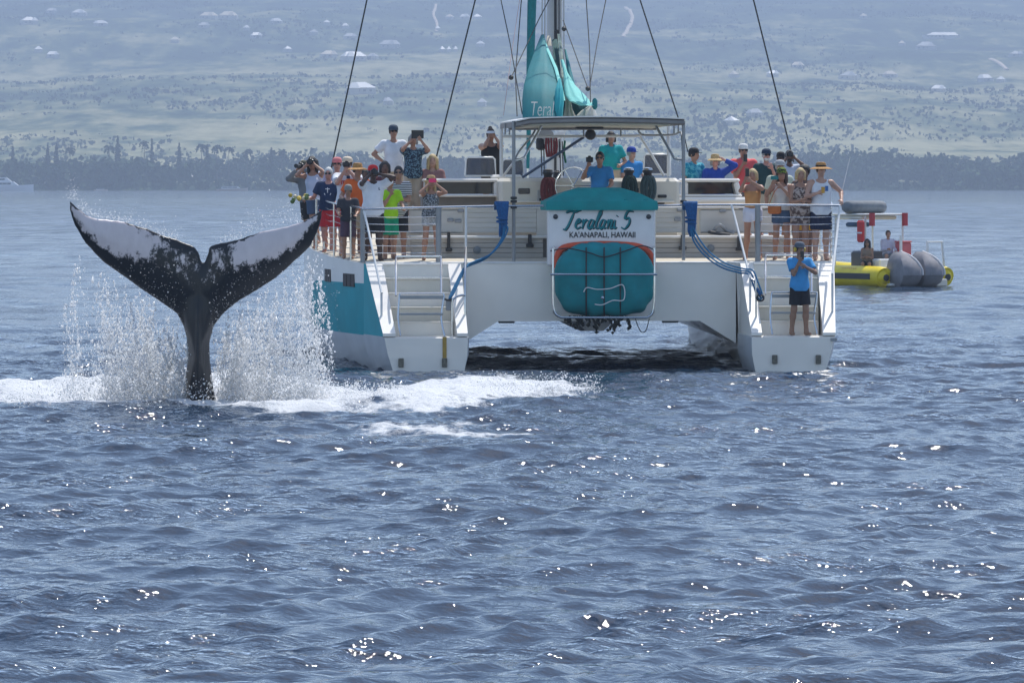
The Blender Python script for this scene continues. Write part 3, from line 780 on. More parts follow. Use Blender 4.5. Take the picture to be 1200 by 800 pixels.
# cradle for the life raft
cradle = empty('raft_cradle', (0, 0, 0), 0, boat)
def tubeL(name, pts, r, material, parent, smooth_n=0, n=8):
    P = [L(*p) for p in pts]
    if smooth_n: P = spline(P, smooth_n)
    return MB().tube(P, r, n).build(name, material, parent, smooth=True)
tubeL('cradle_hoop', [(648, 291, 1.05), (648, 330, 1.0), (649, 362, 1.0), (656, 371, 1.0), (670, 372, 1.0), (745, 372, 1.0), (760, 371, 1.0), (766, 361, 1.0), (767, 330, 1.0), (767, 291, 1.05)], 0.022, steel, cradle, 4)
tubeL('cradle_bar', [(645, 321.5, 0.97), (770, 321.5, 0.97)], 0.022, steel, cradle)
for px in (649, 766):
    tubeL('cradle_arm', [(px, 291, 1.05), (px, 289, 1.6)], 0.022, steel, cradle)
    tubeL('cradle_arm', [(px, 362, 1.0), (px, 366, 1.93)], 0.022, steel, cradle)
for px in (688, 729):
    tubeL('cradle_strut', [(px, 372, 1.0), (px, 371, 1.93)], 0.018, steel, cradle)

# ---- rails
rail = empty('guard_rail', (0, 0, 0), 0, boat)
RV = 1.98
tubeL('top_rail', [(425, 245, RV), (470, 244, RV), (560, 242, RV), (642, 241, RV)], 0.022, steel, rail, 3)
tubeL('top_rail', [(768, 241, RV), (860, 240, RV), (985, 241, RV)], 0.022, steel, rail, 3)
for px, py in ((514, 243), (888, 240)):
    p = L(px, py, RV); MB().tube([(p.x, RV, 2.02), (p.x, RV, p.z)], 0.055, 10).build('rail_post', greysteel, rail, smooth=True)
for px, py, m_ in ((425, 245, greysteel), (546, 242, rackwhite), (642.5, 241, steel), (767, 241, steel)):
    p = L(px, py, RV); MB().tube([(p.x, RV, 2.02), (p.x, RV, p.z)], 0.024 if px != 425 else 0.045, 8).build('rail_post', m_, rail, smooth=True)
# sloping handrails of the stern steps
tubeL('hand_rail', [(425, 245, RV), (430, 262, 1.75), (446, 338, 0.55), (447, 345, 0.5), (447, 393.5, 0.45)], 0.022, rackwhite, rail, 4)
tubeL('hand_rail', [(857, 240, RV), (862, 258, 1.75), (878, 322, 0.65), (879, 330, 0.6), (879, 393.5, 0.55)], 0.022, rackwhite, rail, 4)
tubeL('hand_rail', [(984, 241, RV), (982, 262, 1.75), (976, 318, 0.65), (975.5, 326, 0.6), (975.5, 393.5, 0.5)], 0.024, rackwhite, rail, 4)
tubeL('hand_rail', [(546, 290, 1.5), (545, 325, 0.6), (545, 393.5, 0.5)], 0.022, steel, rail, 3)
tubeL('grab_hoop', [(530, 393.5, 0.4), (530, 356, 0.4), (533, 349, 0.4), (540, 346, 0.45), (545, 346, 0.5)], 0.022, steel, rail, 4)
tubeL('grab_hoop', [(886, 393.5, 0.42), (886, 334, 0.42), (884, 329, 0.45), (880, 327, 0.5)], 0.022, steel, rail, 4)
for px0, px1, vv in ((427, 513, RV), (889, 984, RV)):
    for k in range(6):
        py = 254 + k * 8.4
        a = L(px0, py, vv); b = L(px1, py, vv); mid = (a + b) / 2; mid.z -= 0.012
        MB().tube(spline([a, mid, b], 4), 0.0065, 5).build('lifeline', steel, rail, smooth=True)
# side rails along the deck edges
for s in (-1, 1):
    vs_ = [2.0, 3.4, 5.0, 6.6, 8.0, 9.8, 12.0, 14.5, 17.0]
    top = [(s * (uo_at(v) - 0.06), v, zdeck(v) + 1.05) for v in vs_]
    MB().tube(spline(top, 3), 0.02, 8).build('top_rail', steel, rail, smooth=True)
    for v in vs_[1:]:
        x = s * (uo_at(v) - 0.06); MB().tube([(x, v, zdeck(v)), (x, v, zdeck(v) + 1.05)], 0.022, 8).build('rail_post', steel, rail, smooth=True)
    for k in range(8):
        pts = []
        for a, b in zip(vs_[:-1], vs_[1:]):
            for t in (0, 0.5):
                v = a + (b - a) * t
                pts.append((s * (uo_at(v) - 0.06), v, zdeck(v) + 0.12 + 0.115 * k - (0.03 if t else 0)))
        pts.append((s * (uo_at(17) - 0.06), 17.0, zdeck(17) + 0.12 + 0.115 * k))
        MB().tube(spline(pts, 2), 0.0075, 5).build('lifeline', steel, rail, smooth=True)

# ---- boarding ladders
def ladder(x0, x1, x2, x3, dy):
    ld = empty('boarding_ladder', (0, 0, 0), 0, boat)
    y = lambda a: a + dy
    tubeL('ladder_frame', [(x0, y(346), 0.55), (x0, y(320), 1.0), (x0, y(304), 1.45), (x0 + 1, y(300.5), 1.6), (x0 + 4, y(300), 1.62), (x1 - 4, y(300), 1.62), (x1 - 1, y(300.5), 1.6), (x1, y(304), 1.45), (x1, y(320), 1.0), (x1, y(346), 0.55)], 0.021, steel, ld, 3)
    for py, v in ((325, 0.96),):
        a, b = L(x0, y(py), v), L(x1, y(py), v)
        MB().box(((a.x + b.x) / 2, v + 0.05, a.z), (b.x - a.x, 0.16, 0.03), bev=0.006).build('ladder_tread', steel, ld)
    tubeL('ladder_frame', [(x2 + 1, y(393), 0.22), (x2 - 1.5, y(372), 0.34), (x2, y(348), 0.42), (x2 + 1, y(344), 0.44), (x2 + 4, y(343.5), 0.44), (x3 - 4, y(343.5), 0.44), (x3 - 1, y(344), 0.44), (x3, y(348), 0.42), (x3 - 3, y(372), 0.34), (x3 + 1, y(393), 0.22)], 0.021, steel, ld, 3)
    for py, v in ((347.5, 0.44), (367.5, 0.36)):
        a, b = L(x2, y(py), v), L(x3, y(py), v)
        MB().box(((a.x + b.x) / 2, v + 0.06, a.z), (b.x - a.x - 0.03, 0.22, 0.075 if py < 350 else 0.04), bev=0.008).build('ladder_tread', mat('grey_tread', (0.33, 0.34, 0.34), 0.6), ld)
    return ld
ladder(464, 517, 468, 520, 0.5)
ladder(897, 951, 904, 957, -1.0)

# ---- aft bench
bench = empty('aft_bench', (0, 0, 0), 0, boat)
plankm = mat('bench_plank', (0.60, 0.57, 0.51), 0.5, var=0.09, vscale=2, stretch=(0.4, 3, 3), bump=0.05)
greyplank = mat('grey_plank', (0.46, 0.44, 0.41), 0.55, var=0.1, vscale=2, stretch=(0.4, 3, 3), bump=0.05)
BU0, BU1 = -3.50, 3.85
for k in range(4):
    z = 2.075 + 0.05 + 0.098 * k
    for (a, b) in ((BU0, -0.9), (0.95, BU1)):
        MB().box(((a + b) / 2, 4.02, z), (b - a, 0.05, 0.093), bev=0.008).build('plank', greyplank, bench)
MB().box(((BU0 + BU1) / 2, 4.22, 2.485), (BU1 - BU0 + 0.05, 0.60, 0.055), bev=0.015).build('seat', mat('seat_white', (0.72, 0.71, 0.68), 0.4), bench)
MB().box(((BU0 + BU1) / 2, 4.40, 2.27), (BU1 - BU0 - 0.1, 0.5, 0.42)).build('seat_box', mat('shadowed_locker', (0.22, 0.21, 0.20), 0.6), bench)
seg = [(-3.5, -2.42), (-2.38, -0.98), (1.02, 2.2), (2.24, 3.2), (3.24, 3.82)]
for i, (a, b) in enumerate(seg):
    if i in (1, 2):
        for k in range(5):
            MB().box(((a + b) / 2, 4.52, 2.565 + 0.05 + 0.098 * k), (b - a, 0.05, 0.093), bev=0.008).build('plank', plankm, bench)
    else:
        MB().box(((a + b) / 2, 4.52, 2.79), (b - a, 0.07, 0.47), bev=0.03).build('backrest_panel', plankm, bench)
MB().box(((BU0 + BU1) / 2, 4.55, 3.06), (BU1 - BU0, 0.18, 0.035), bev=0.01).build('bench_top', mat('seat_white', (0.72, 0.71, 0.68), 0.4), bench)
MB().box((0, 4.52, 2.55), (1.96, 0.06, 0.98)).build('backrest_panel', plankm, bench)
for px, py, w, h in ((526, 282, 0.06, 0.36), (621, 281, 0.07, 0.22), (800, 283, 0.07, 0.26), (866, 284, 0.06, 0.26)):
    p = L(px, py, 3.9); MB().box((p.x, 3.93, p.z), (w, 0.07, h), bev=0.012).box((p.x, 3.91, p.z - h / 2), (w * 2.1, 0.08, 0.07), bev=0.012).build('table_leg', dark, bench)
for px, py in ((559, 293), (833, 291)):
    p = L(px, py, 3.96); MB().lathe([(0.075, 0), (0.075, 0.03), (0.03, 0.05)], (p.x, 3.995, p.z), 14, M=Matrix.Rotation(R(90), 3, 'X')).build('deck_speaker', mat('blue_grey_plastic', (0.17, 0.20, 0.23), 0.5), bench, smooth=True)
for px, py in ((528, 258), (537, 259), (794, 257), (540, 247), (797, 246), (847, 247)):
    p = L(px, py, 4.45); MB().box((p.x, 4.46, p.z), (0.13, 0.05, 0.07), bev=0.015).build('bracket', mat('grey_plate', (0.3, 0.31, 0.32), 0.5), bench)
# folded gear resting on the starboard bench
p = L(843, 266, 4.2)
MB().box((p.x, 4.25, 2.55), (0.42, 0.3, 0.07), rot=Matrix.Rotation(R(8), 3, 'Y'), bev=0.02).build('cleat_block', dark, bench)
MB().tube(spline([(p.x - 0.12, 4.25, 2.58), (p.x, 4.2, 2.72), (p.x + 0.16, 4.3, 2.60), (p.x + 0.30, 4.25, 2.57)], 5), 0.035, 8).build('cleat_block', mat('grey_plate', (0.3, 0.31, 0.32), 0.5), bench, smooth=True)

# ---- cabin and upper structures
cabin = empty('cabin', (0, 0, 0), 0, boat)
CR = 2.86
secs = []
for v, w_, z in ((7.0, 3.85, CR), (12.5, 3.6, CR + 0.03), (14.2, 3.0, CR - 0.15)):
    secs.append([(-w_, v, 2.05), (w_ if v > 100 else 1.40, v, 2.05), (1.40, v, z), (-w_ + 0.1, v, z)])
MB().loft(secs).build('cabin_trunk', cream, cabin, autos=30)
MB().box((3.1, 9.4, 2.26), (3.3, 5.6, 0.40), bev=0.03).build('raised_side_deck', cream, cabin)
# window modules either side of the helm
def module(px0, px1, name, mirror):
    a = L(px0, 210, 6.2); b = L(px1, 210, 6.2); x0, x1 = a.x, b.x; xc, w = (x0 + x1) / 2, x1 - x0
    sl = -0.12 if mirror else 0.0
    m = MB(); m.box((xc, 6.45, 3.595), (w, 0.9, 0.075), bev=0.03)
    m.build('window_roof', gel, cabin)
    MB().box((xc, 6.42, 3.44), (w - 0.10, 0.06, 0.235)).build('window_pane', glassd, cabin)
    for xx in (x0 + 0.05, x1 - 0.05):
        MB().box((xx, 6.2, 3.43), (0.11, 0.42, 0.27), rot=Matrix.Rotation(R(-14 if mirror and xx > xc else 0), 3, 'Y'), bev=0.03).build('window_pillar', gel, cabin)
    MB().box((xc - 0.03, 6.18, 3.29), (w + 0.12, 0.5, 0.05), bev=0.018).build('window_sill', gel, cabin)
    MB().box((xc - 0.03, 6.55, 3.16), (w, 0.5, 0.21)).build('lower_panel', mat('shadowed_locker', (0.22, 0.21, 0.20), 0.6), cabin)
    MB().box((xc, 6.7, 2.62), (w, 0.9, 0.9)).build('locker', cream, cabin)
module(497, 584, 'port', False)
module(799, 866, 'star', True)
a = L(760, 234, 6.0); b = L(882, 234, 6.0)
MB().box(((a.x + b.x) / 2 + 0.2, 6.1, 3.19), (b.x - a.x - 0.6, 0.6, 0.14), bev=0.05).build('cushion_ledge', gel, cabin)
# helm console
a = L(585, 210, 5.4); b = L(797, 210, 5.4)
MB().box(((a.x + b.x) / 2, 5.85, 3.33), (b.x - a.x, 0.9, 0.62), bev=0.07).build('helm_console', cream, cabin)
MB().box(((a.x + b.x) / 2, 5.9, 2.6), (b.x - a.x - 0.1, 0.8, 0.9)).build('console_base', cream, cabin)
MB().box(((a.x + b.x) / 2, 5.35, 3.17), (b.x - a.x - 0.25, 0.12, 0.03), bev=0.008).build('console_lip', gel, cabin)
for px, py, w, h, m_ in ((614, 224, 0.23, 0.11, glassd), (638.5, 230, 0.30, 0.25, mat('panel_grey', (0.40, 0.41, 0.40), 0.5)), (776, 230, 0.18, 0.06, dark), (770, 238, 0.3, 0.05, dark), (745, 223, 0.12, 0.09, glassd), (655, 240, 0.16, 0.05, dark)):
    p = L(px, py, 5.39); MB().box((p.x, 5.39, p.z), (w, 0.05, h), bev=0.012).build('instrument', m_, cabin)
for k in range(4):
    p = L(633 + k * 4, 234, 5.36); MB().box((p.x, 5.355, p.z), (0.035, 0.03, 0.05)).build('gauge', inkblack, cabin)
# wheel
wc = L(672, 214, 5.05); m = MB(); N = 28; rw = 0.36
m.tube([(wc.x + rw * math.cos(2 * math.pi * i / N), 5.05, wc.z - 0.06 + rw * math.sin(2 * math.pi * i / N)) for i in range(N + 1)], 0.016, 6, cap=False)
for i in range(6): m.tube([(wc.x, 5.05, wc.z - 0.06), (wc.x + rw * math.cos(i * math.pi / 3), 5.05, wc.z - 0.06 + rw * math.sin(i * math.pi / 3))], 0.010, 5)
m.tube([(wc.x, 5.05, wc.z - 0.06), (wc.x, 5.42, wc.z - 0.06)], 0.04, 8)
m.build('steering_wheel', steel, cabin, smooth=True)
# winches with rope coils
def winch(px, py, v, material, name, cap):
    p = L(px, py, v); w = MB().lathe([(0.13, -0.05), (0.13, 0.02), (0.085, 0.06), (0.08, 0.16), (0.11, 0.20), (0.10, 0.23)], (p.x, v, p.z), 16).build('winch', dark, cabin, smooth=True)
    MB().lathe([(0.105, 0.232), (0.09, 0.27), (0.03, 0.285)], (p.x, v, p.z), 14).build('winch_top', cap, cabin, smooth=True)
    m = MB()
    for k in range(7):
        a = (k - 3) * 0.030; pts = []
        for i in range(17):
            t = 2 * math.pi * i / 16
            pts.append((p.x + a * 0.7 + 0.085 * math.sin(t), v - 0.12 - 0.02 * (k % 3), p.z - 0.13 - 0.02 * (k % 2) + 0.24 * math.cos(t)))
        m.tube(pts, 0.020, 5, cap=False)
    m.build('rope_coil', material, cabin, smooth=True)
winch(737, 213, 5.25, dkgreen, 'w', steel)
winch(759, 213, 5.25, mat('slate_rope', (0.05, 0.09, 0.10), 0.85, var=0.3, vscale=30, bump=0.6, bscale=90), 'w', steel)
winch(642, 215, 5.25, maroon, 'w', dark)
for px, py in ((653, 209), (628, 212)):
    p = L(px, py, 5.5); MB().box((p.x, 5.6, p.z), (0.32 if px < 640 else 0.13, 0.3, 0.12 if px < 640 else 0.32), bev=0.04).build('black_gear_box', dark, cabin)
# windscreens
def screen(px0, px1, py0, py1, v):
    a, b = L(px0, py0, v), L(px1, py1, v)
    x0, x1, z1, z0 = a.x, b.x, a.z, b.z
    fr = MB().tube([(x0, v, z0), (x0 + 0.02, v, z1 - 0.04), (x0 + 0.06, v, z1), (x1 - 0.06, v, z1), (x1 - 0.02, v, z1 - 0.04), (x1, v, z0), (x0, v, z0)], 0.02, 6).build('windscreen', rackwhite, cabin, smooth=True)
    MB().box(((x0 + x1) / 2, v, (z0 + z1) / 2), (x1 - x0 - 0.05, 0.012, z1 - z0 - 0.03)).build('pane', glassm, cabin)
glassm = mat('smoke_acrylic', (0.10, 0.12, 0.17), 0.08, var=0.1, trans=0.55)
screen(545, 581, 184.5, 206, 7.0); screen(588, 614, 187, 207, 6.3); screen(754, 786, 181, 204, 6.2)
MB().box((-1.42, 6.35, 3.66), (0.6, 0.5, 0.1), bev=0.04).build('screen_base', gel, cabin)

# ---- bimini hard top
top = empty('hardtop_bimini', (0, 0, 0), 0, boat)
HU0, HU1 = -1.62, 1.64
def archz(u): return 4.80 - 0.035 * (u / 1.64) ** 2 - (0.05 * max(0, (-u - 1.3) / 0.32) ** 2)
us = np.linspace(HU0, HU1, 13)
secs = []
for v in (1.86, 1.92, 5.3, 5.5):
    e = 0.03 if v in (1.86, 5.5) else 0.0
    secs.append([(u, v, archz(u) - e) for u in us] + [(u, v, archz(u) - 0.105 + e * 0.8) for u in us[::-1]])
MB().loft(secs).build('roof_shell', mat('bimini_grey', (0.24, 0.225, 0.21), 0.7, var=0.1, vscale=3), top, autos=40)
secs = [[(u, v, archz(u) + 0.003) for u in us] + [(u, v, archz(u) + 0.028) for u in us[::-1]] for v in (1.85, 5.52)]
MB().loft(secs).build('roof_skin', gel, top)
secs = []
for v, dz in ((1.95, 0.108), (5.2, 0.14)):
    secs.append([(u, v, archz(u) - dz) for u in us[1:-1]] + [(u, v, archz(u) - dz - 0.02) for u in us[-2:0:-1]])
MB().loft(secs).build('headliner', mat('headliner_cream', (0.55, 0.52, 0.40), 0.7, var=0.1), top)
MB().box(((HU0 + HU1) / 2, 5.25, 4.625), (HU1 - HU0 - 0.3, 0.08, 0.075), bev=0.02).build('front_beam', mat('bimini_grey', (0.24, 0.225, 0.21), 0.7), top)
p = L(690, 147, 4.5); MB().box((p.x, 4.4, 4.62), (0.55, 0.4, 0.04), bev=0.015).build('dome_light', dark, top)
tubeL('post', [(602, 306, 2.02), (602, 142, 2.02)], 0.034, greysteel, top)
tubeL('post', [(801, 305, 2.02), (801, 142, 2.02)], 0.034, greysteel, top)
tubeL('post', [(587.5, 206, 5.45), (587.5, 146, 5.45)], 0.035, rackwhite, top)
tubeL('post', [(783.5, 207, 5.45), (783.5, 148, 5.45)], 0.035, rackwhite, top)
tubeL('brace', [(638, 140, 2.6), (632, 152, 2.6), (616, 181, 2.2), (612, 186, 2.1), (602, 188, 2.04)], 0.025, steel, top, 4)
tubeL('brace', [(766, 140, 2.6), (770, 150, 2.6), (787, 180, 2.2), (791, 186, 2.1), (801, 187, 2.04)], 0.025, greysteel, top, 4)
tubeL('brace', [(589, 160, 5.3), (660, 160, 5.2), (744, 159.5, 5.2), (751, 161, 5.2), (778, 206, 5.35)], 0.027, rackwhite, top, 4)
tubeL('brace', [(747, 150, 5.0), (750, 156, 5.0), (757, 158.5, 5.0), (788, 158, 4.0), (797, 155, 2.6), (799, 160, 2.1), (800.5, 185, 2.04)], 0.020, greysteel, top, 4)
tubeL('brace', [(612, 208, 5.2), (684, 161, 5.2)], 0.028, mat('navy_tube', (0.05, 0.08, 0.14), 0.5), top)
tubeL('brace', [(604, 186, 2.1), (608, 178, 3.0), (624, 158, 5.0), (628, 150, 5.1)], 0.020, greysteel, top, 4)
tubeL('brace', [(603, 189, 2.1), (590, 206, 5.3)], 0.024, rackwhite, top)
for px, y1 in ((592, 158), (597, 158), (684, 160), (727.5, 160), (790, 157), (795, 155)):
    tubeL('hanger', [(px, y1, 5.0 if 600 < px < 780 else 4.0), (px, 144, 5.0 if 600 < px < 780 else 4.0)], 0.016, greysteel, top)
p = L(692, 158, 4.9); MB().lathe([(0.03, -0.1), (0.095, -0.06), (0.11, 0), (0.095, 0.06), (0.03, 0.1)], p, 14, M=Matrix.Rotation(R(90), 3, 'X')).build('loudhailer', dark, top, smooth=True)
tubeL('hanger', [(692, 158, 4.9), (692, 146, 4.9)], 0.014, greysteel, top)
# clips on the posts
for px, py in ((602, 232), (602, 243), (602, 236), (801, 236)):
    p = L(px, py, 1.97); MB().box(p, (0.12, 0.1, 0.05), bev=0.01).build('pole_clip', dark, top)

# ---- mast, boom, sails and rigging
rig = empty('mast_rig', (0, 0, 0), 0, boat)
MV = 11.0; mb_ = L(650, 200, MV); MU = mb_.x; MZ = 26.0
m = MB(); m.loft([[(MU + 0.165 * math.cos(t) * k, MV + 0.24 * math.sin(t) * k, z) for t in np.linspace(0, 2 * math.pi, 17)[:-1]] for z, k in ((2.86, 1.05), (6, 1.0), (20, 1.0), (MZ, 0.75))])
m.build('mast', greyal, rig, autos=40)
MB().box((MU - 0.01, MV - 0.25, 14), (0.05, 0.03, 22)).build('sail_track', dark, rig)
MB().box((MU + 0.02, MV - 0.29, 6.35), (0.09, 0.08, 0.75), bev=0.02).build('headboard_car', dark, rig)
for px, m_ in ((634.5, greyal), (638, greyal), (655.5, dark), (657.5, greyal), (661.5, greyal)):
    a = L(px, 185, MV - 0.35); MB().tube([a, (a.x * 0.6 + MU * 0.4, MV - 0.2, MZ - 0.4)], 0.014, 5).build('halyard', m_, rig, smooth=True)
tubeL('boom', [(640, 160, 5.8), (652, 152, 8.2), (652, 148, 10.9)], [0.16, 0.20, 0.20], greyal, rig, 0, 14)
p = L(634, 168, 5.9); MB().lathe([(0.05, -0.14), (0.10, -0.1), (0.10, 0.08), (0.05, 0.13)], p, 12).build('mainsheet_block', dark, rig, smooth=True)
p = L(646, 171, 5.8); m = MB()
for k in range(5): m.tube(spline([(p.x - 0.09 + 0.045 * k, 5.8 + 0.02 * (k % 2), p.z + 0.2), (p.x - 0.11 + 0.055 * k, 5.78, p.z), (p.x - 0.08 + 0.04 * k, 5.8, p.z - 0.22)], 4), 0.024, 5)
m.build('red_line_bundle', mat('red_rope', (0.26, 0.045, 0.05), 0.85, var=0.3, vscale=30, bump=0.5), rig, smooth=True)
tubeL('green_line', [(662, 165, 5.8), (661, 178, 5.8), (663, 191, 5.8)], 0.022, mat('green_rope', (0.02, 0.16, 0.09), 0.85, var=0.3, vscale=30), rig, 4)
for px in (634, 637, 656, 659):
    tubeL('sheet_line', [(px, 166, 5.85), (px + 1, 206, 5.6)], 0.011, wire, rig)

def sheet(name, rows, material, bulge, parent, thick=0.025, pleat=0.0):
    """rows: (py, px0, px1, v) -> curved cloth with thickness"""
    N = 13; front = []; back = []
    for py, x0, x1, v in rows:
        f = []
        for i in range(N):
            t = i / (N - 1); p = L(x0 + (x1 - x0) * t, py, v)
            p.y -= bulge * math.sin(math.pi * t) + pleat * math.sin(t * 17 + py * 0.05); f.append(p)
        front.append(f); back.append([q + Vector((0, thick, 0)) for q in f])
    secs = [f + b[::-1] for f, b in zip(front, back)]
    return MB().loft(secs).build(name, material, parent, autos=60)
bagm = mat('teal_sail_bag', (0.0, 0.155, 0.175), 0.75, var=0.12, vscale=1.5, bump=0.2, bscale=6)
bag = sheet('sail_bag_side', [(41, 634, 637, 10.4), (60, 626.5, 643.5, 9.2), (80, 619.5, 651, 8.0), (100, 614, 656, 7.0), (118, 612, 660.5, 6.4), (140, 612.5, 660, 6.1)], bagm, 0.35, rig, pleat=0.03)
sheet('sail_bag_flap', [(70, 657, 660, 8.2), (85, 660.5, 665, 7.6), (100, 661, 674, 7.0), (112, 662, 686, 6.6), (119, 668, 692, 6.3), (124, 679, 698, 6.2)], aqua, 0.12, rig, pleat=0.02)
sheet('sail_bag_hem', [(46, 634.8, 637.6, 9.9), (60, 641, 644.2, 8.95), (80, 649.5, 653.2, 7.75), (100, 654.8, 658.8, 6.75), (118, 659, 662.5, 6.2)], aqua, 0.02, rig)
sheet('sail_bag_fold', [(92, 655, 657, 6.6), (105, 651, 660, 6.3), (120, 649.5, 661, 6.1), (138, 649, 659, 6.0)], mat('mid_teal_cloth', (0.02, 0.34, 0.37), 0.75, var=0.1), 0.1, rig, pleat=0.02)
sheet('sail_bag_back', [(58, 661.5, 663.5, 9.5), (80, 664, 669, 9.0), (98, 667, 673.5, 8.6)], bagm, 0.05, rig)
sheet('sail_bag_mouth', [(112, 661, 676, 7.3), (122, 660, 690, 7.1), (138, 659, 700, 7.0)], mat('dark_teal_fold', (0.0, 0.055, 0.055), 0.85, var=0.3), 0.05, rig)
sheet('folded_sail', [(118, 663, 669, 6.9), (128, 662, 671, 6.7), (139, 660, 676, 6.6)], mat('sailcloth_tan', (0.50, 0.45, 0.36), 0.8, var=0.12), 0.1, rig, pleat=0.03)
sheet('folded_sail', [(124, 690, 694, 6.7), (130, 681, 698, 6.6), (139, 672, 701, 6.5)], mat('sailcloth_grey', (0.42, 0.43, 0.41), 0.8, var=0.15), 0.1, rig, pleat=0.03)
p = L(697, 121, 6.2); MB().lathe([(0.02, -0.13), (0.055, -0.08), (0.05, 0.06), (0.02, 0.1)], p, 10).build('bag_end_roll', bagm, rig, smooth=True)
sheet('headboard', [(42, 641, 645, 10), (54, 640, 646.5, 9.8)], mat('sailcloth_tan', (0.50, 0.45, 0.36), 0.8), 0.02, rig)
sheet('sail_leech', [(40, 653, 656, 9.9), (58, 655, 659, 9.2), (80, 657, 661.5, 8.4), (100, 657, 662, 7.4), (116, 657.5, 662, 6.9)], mat('sailcloth_aqua_grey', (0.36, 0.44, 0.40), 0.8, var=0.35, vscale=7), 0.05, rig, pleat=0.04)
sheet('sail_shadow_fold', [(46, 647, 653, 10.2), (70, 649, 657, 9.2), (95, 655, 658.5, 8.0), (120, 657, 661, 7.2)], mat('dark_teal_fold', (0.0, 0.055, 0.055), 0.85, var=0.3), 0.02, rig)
# name on the sail bag
p = L(636, 128.5, 5.72)
text_mesh('Teral', 0.42, p.x, p.z, 5.70, rig, mat('faded_white_print', (0.46, 0.50, 0.50), 0.8, var=0.25, vscale=18), bold=-0.004, width=0.46, shear=0.2, name='sail_lettering')
# furled headsail and forestay
fb_ = L(618.5, 197, 18.2); ft_ = Vector((MU, MV + 0.3, MZ - 1))
pts = [fb_ + (ft_ - fb_) * t for t in (0, 0.04, 0.10, 0.2, 0.4, 0.8)]
MB().tube(pts, [0.035, 0.05, 0.085, 0.105, 0.11, 0.05], 10).build('furled_headsail', mat('dark_teal_cloth', (0.0, 0.15, 0.18), 0.8, var=0.2, vscale=6, stretch=(6, 6, 0.8), bump=0.3), rig, smooth=True)
MB().tube([(fb_.x, 18.2, zdeck(17)), fb_], 0.03, 8).build('furler', steel, rig, smooth=True)
MB().box((0, 17.9, 2.44), (8.2, 0.35, 0.3), bev=0.08).build('front_beam', gel, rig)
def stay(x0, y0, v0, x1, y1, uend, zend, r_, name='shroud'):
    a = L(x0, y0, v0)
    d = (L(x1, y1, MV) - a); 
    b = Vector((uend, MV, zend))
    return MB().tube([a, b], r_, 6).build(name, wire, rig, smooth=True)
def stay2(x0, y0, v0, x1, y1):
    """wire through two photo points, from a chainplate v0 forward, ending where it meets the mast plane"""
    a = L(x0, y0, v0); t = (653 - x0) / (x1 - x0)
    e = L(653, y0 + (y1 - y0) * t, MV); return MB().tube([a, e], 0.016, 6).build('shroud', wire, rig, smooth=True)
stay2(386, 208, 9.0, 430, 0); stay2(506, 206, 9.0, 557, 0); stay2(930, 190, 9.0, 883, 0); stay2(797, 145, 6.5, 750, 0)
for pts in ([(560, -130, 10.95), (587, 0, 9), (598, 52, 8), (612, 134, 6.5)], [(621, -130, 10.95), (611, 0, 9.5), (604, 88, 8), (606, 136, 6.5)], [(645, -3, 10.8), (632, 22, 10), (599, 91, 7.5)], [(660, 24, 10), (689, 104, 6.3)], [(678, -130, 10.95), (687, 0, 9.5), (691, 60, 8), (692, 122, 6.2)], [(736, -130, 10.95), (710, 0, 9.5), (700, 50, 8), (691.5, 100, 6.3)], [(800, 150, 8.0), (806, 178, 7.8)]):
    tubeL('lazy_jack', pts, 0.011, wire, rig)
tubeL('spreader', [(556, -130, 11.0), (650, -138, 11.0), (740, -130, 11.0)], 0.05, greyal, rig)
tubeL('flag_halyard', [(627, -130, 10.9), (609, 0, 9), (600, 60, 8), (590, 135, 7)], 0.008, mat('pale_pink_line', (0.55, 0.42, 0.42), 0.8), rig)
for px, py, v in ((599, 91, 7.5), (689, 104, 6.3), (661, 34, 9.9)):
    p = L(px, py, v); MB().lathe([(0.02, -0.05), (0.05, -0.02), (0.05, 0.02), (0.02, 0.05)], p, 8).build('block', dark, rig, smooth=True)
tubeL('vhf_whip', [(984, 236, 3.0), (996, 185, 3.0)], 0.008, mat('whip_white', (0.7, 0.7, 0.7), 0.5), boat)
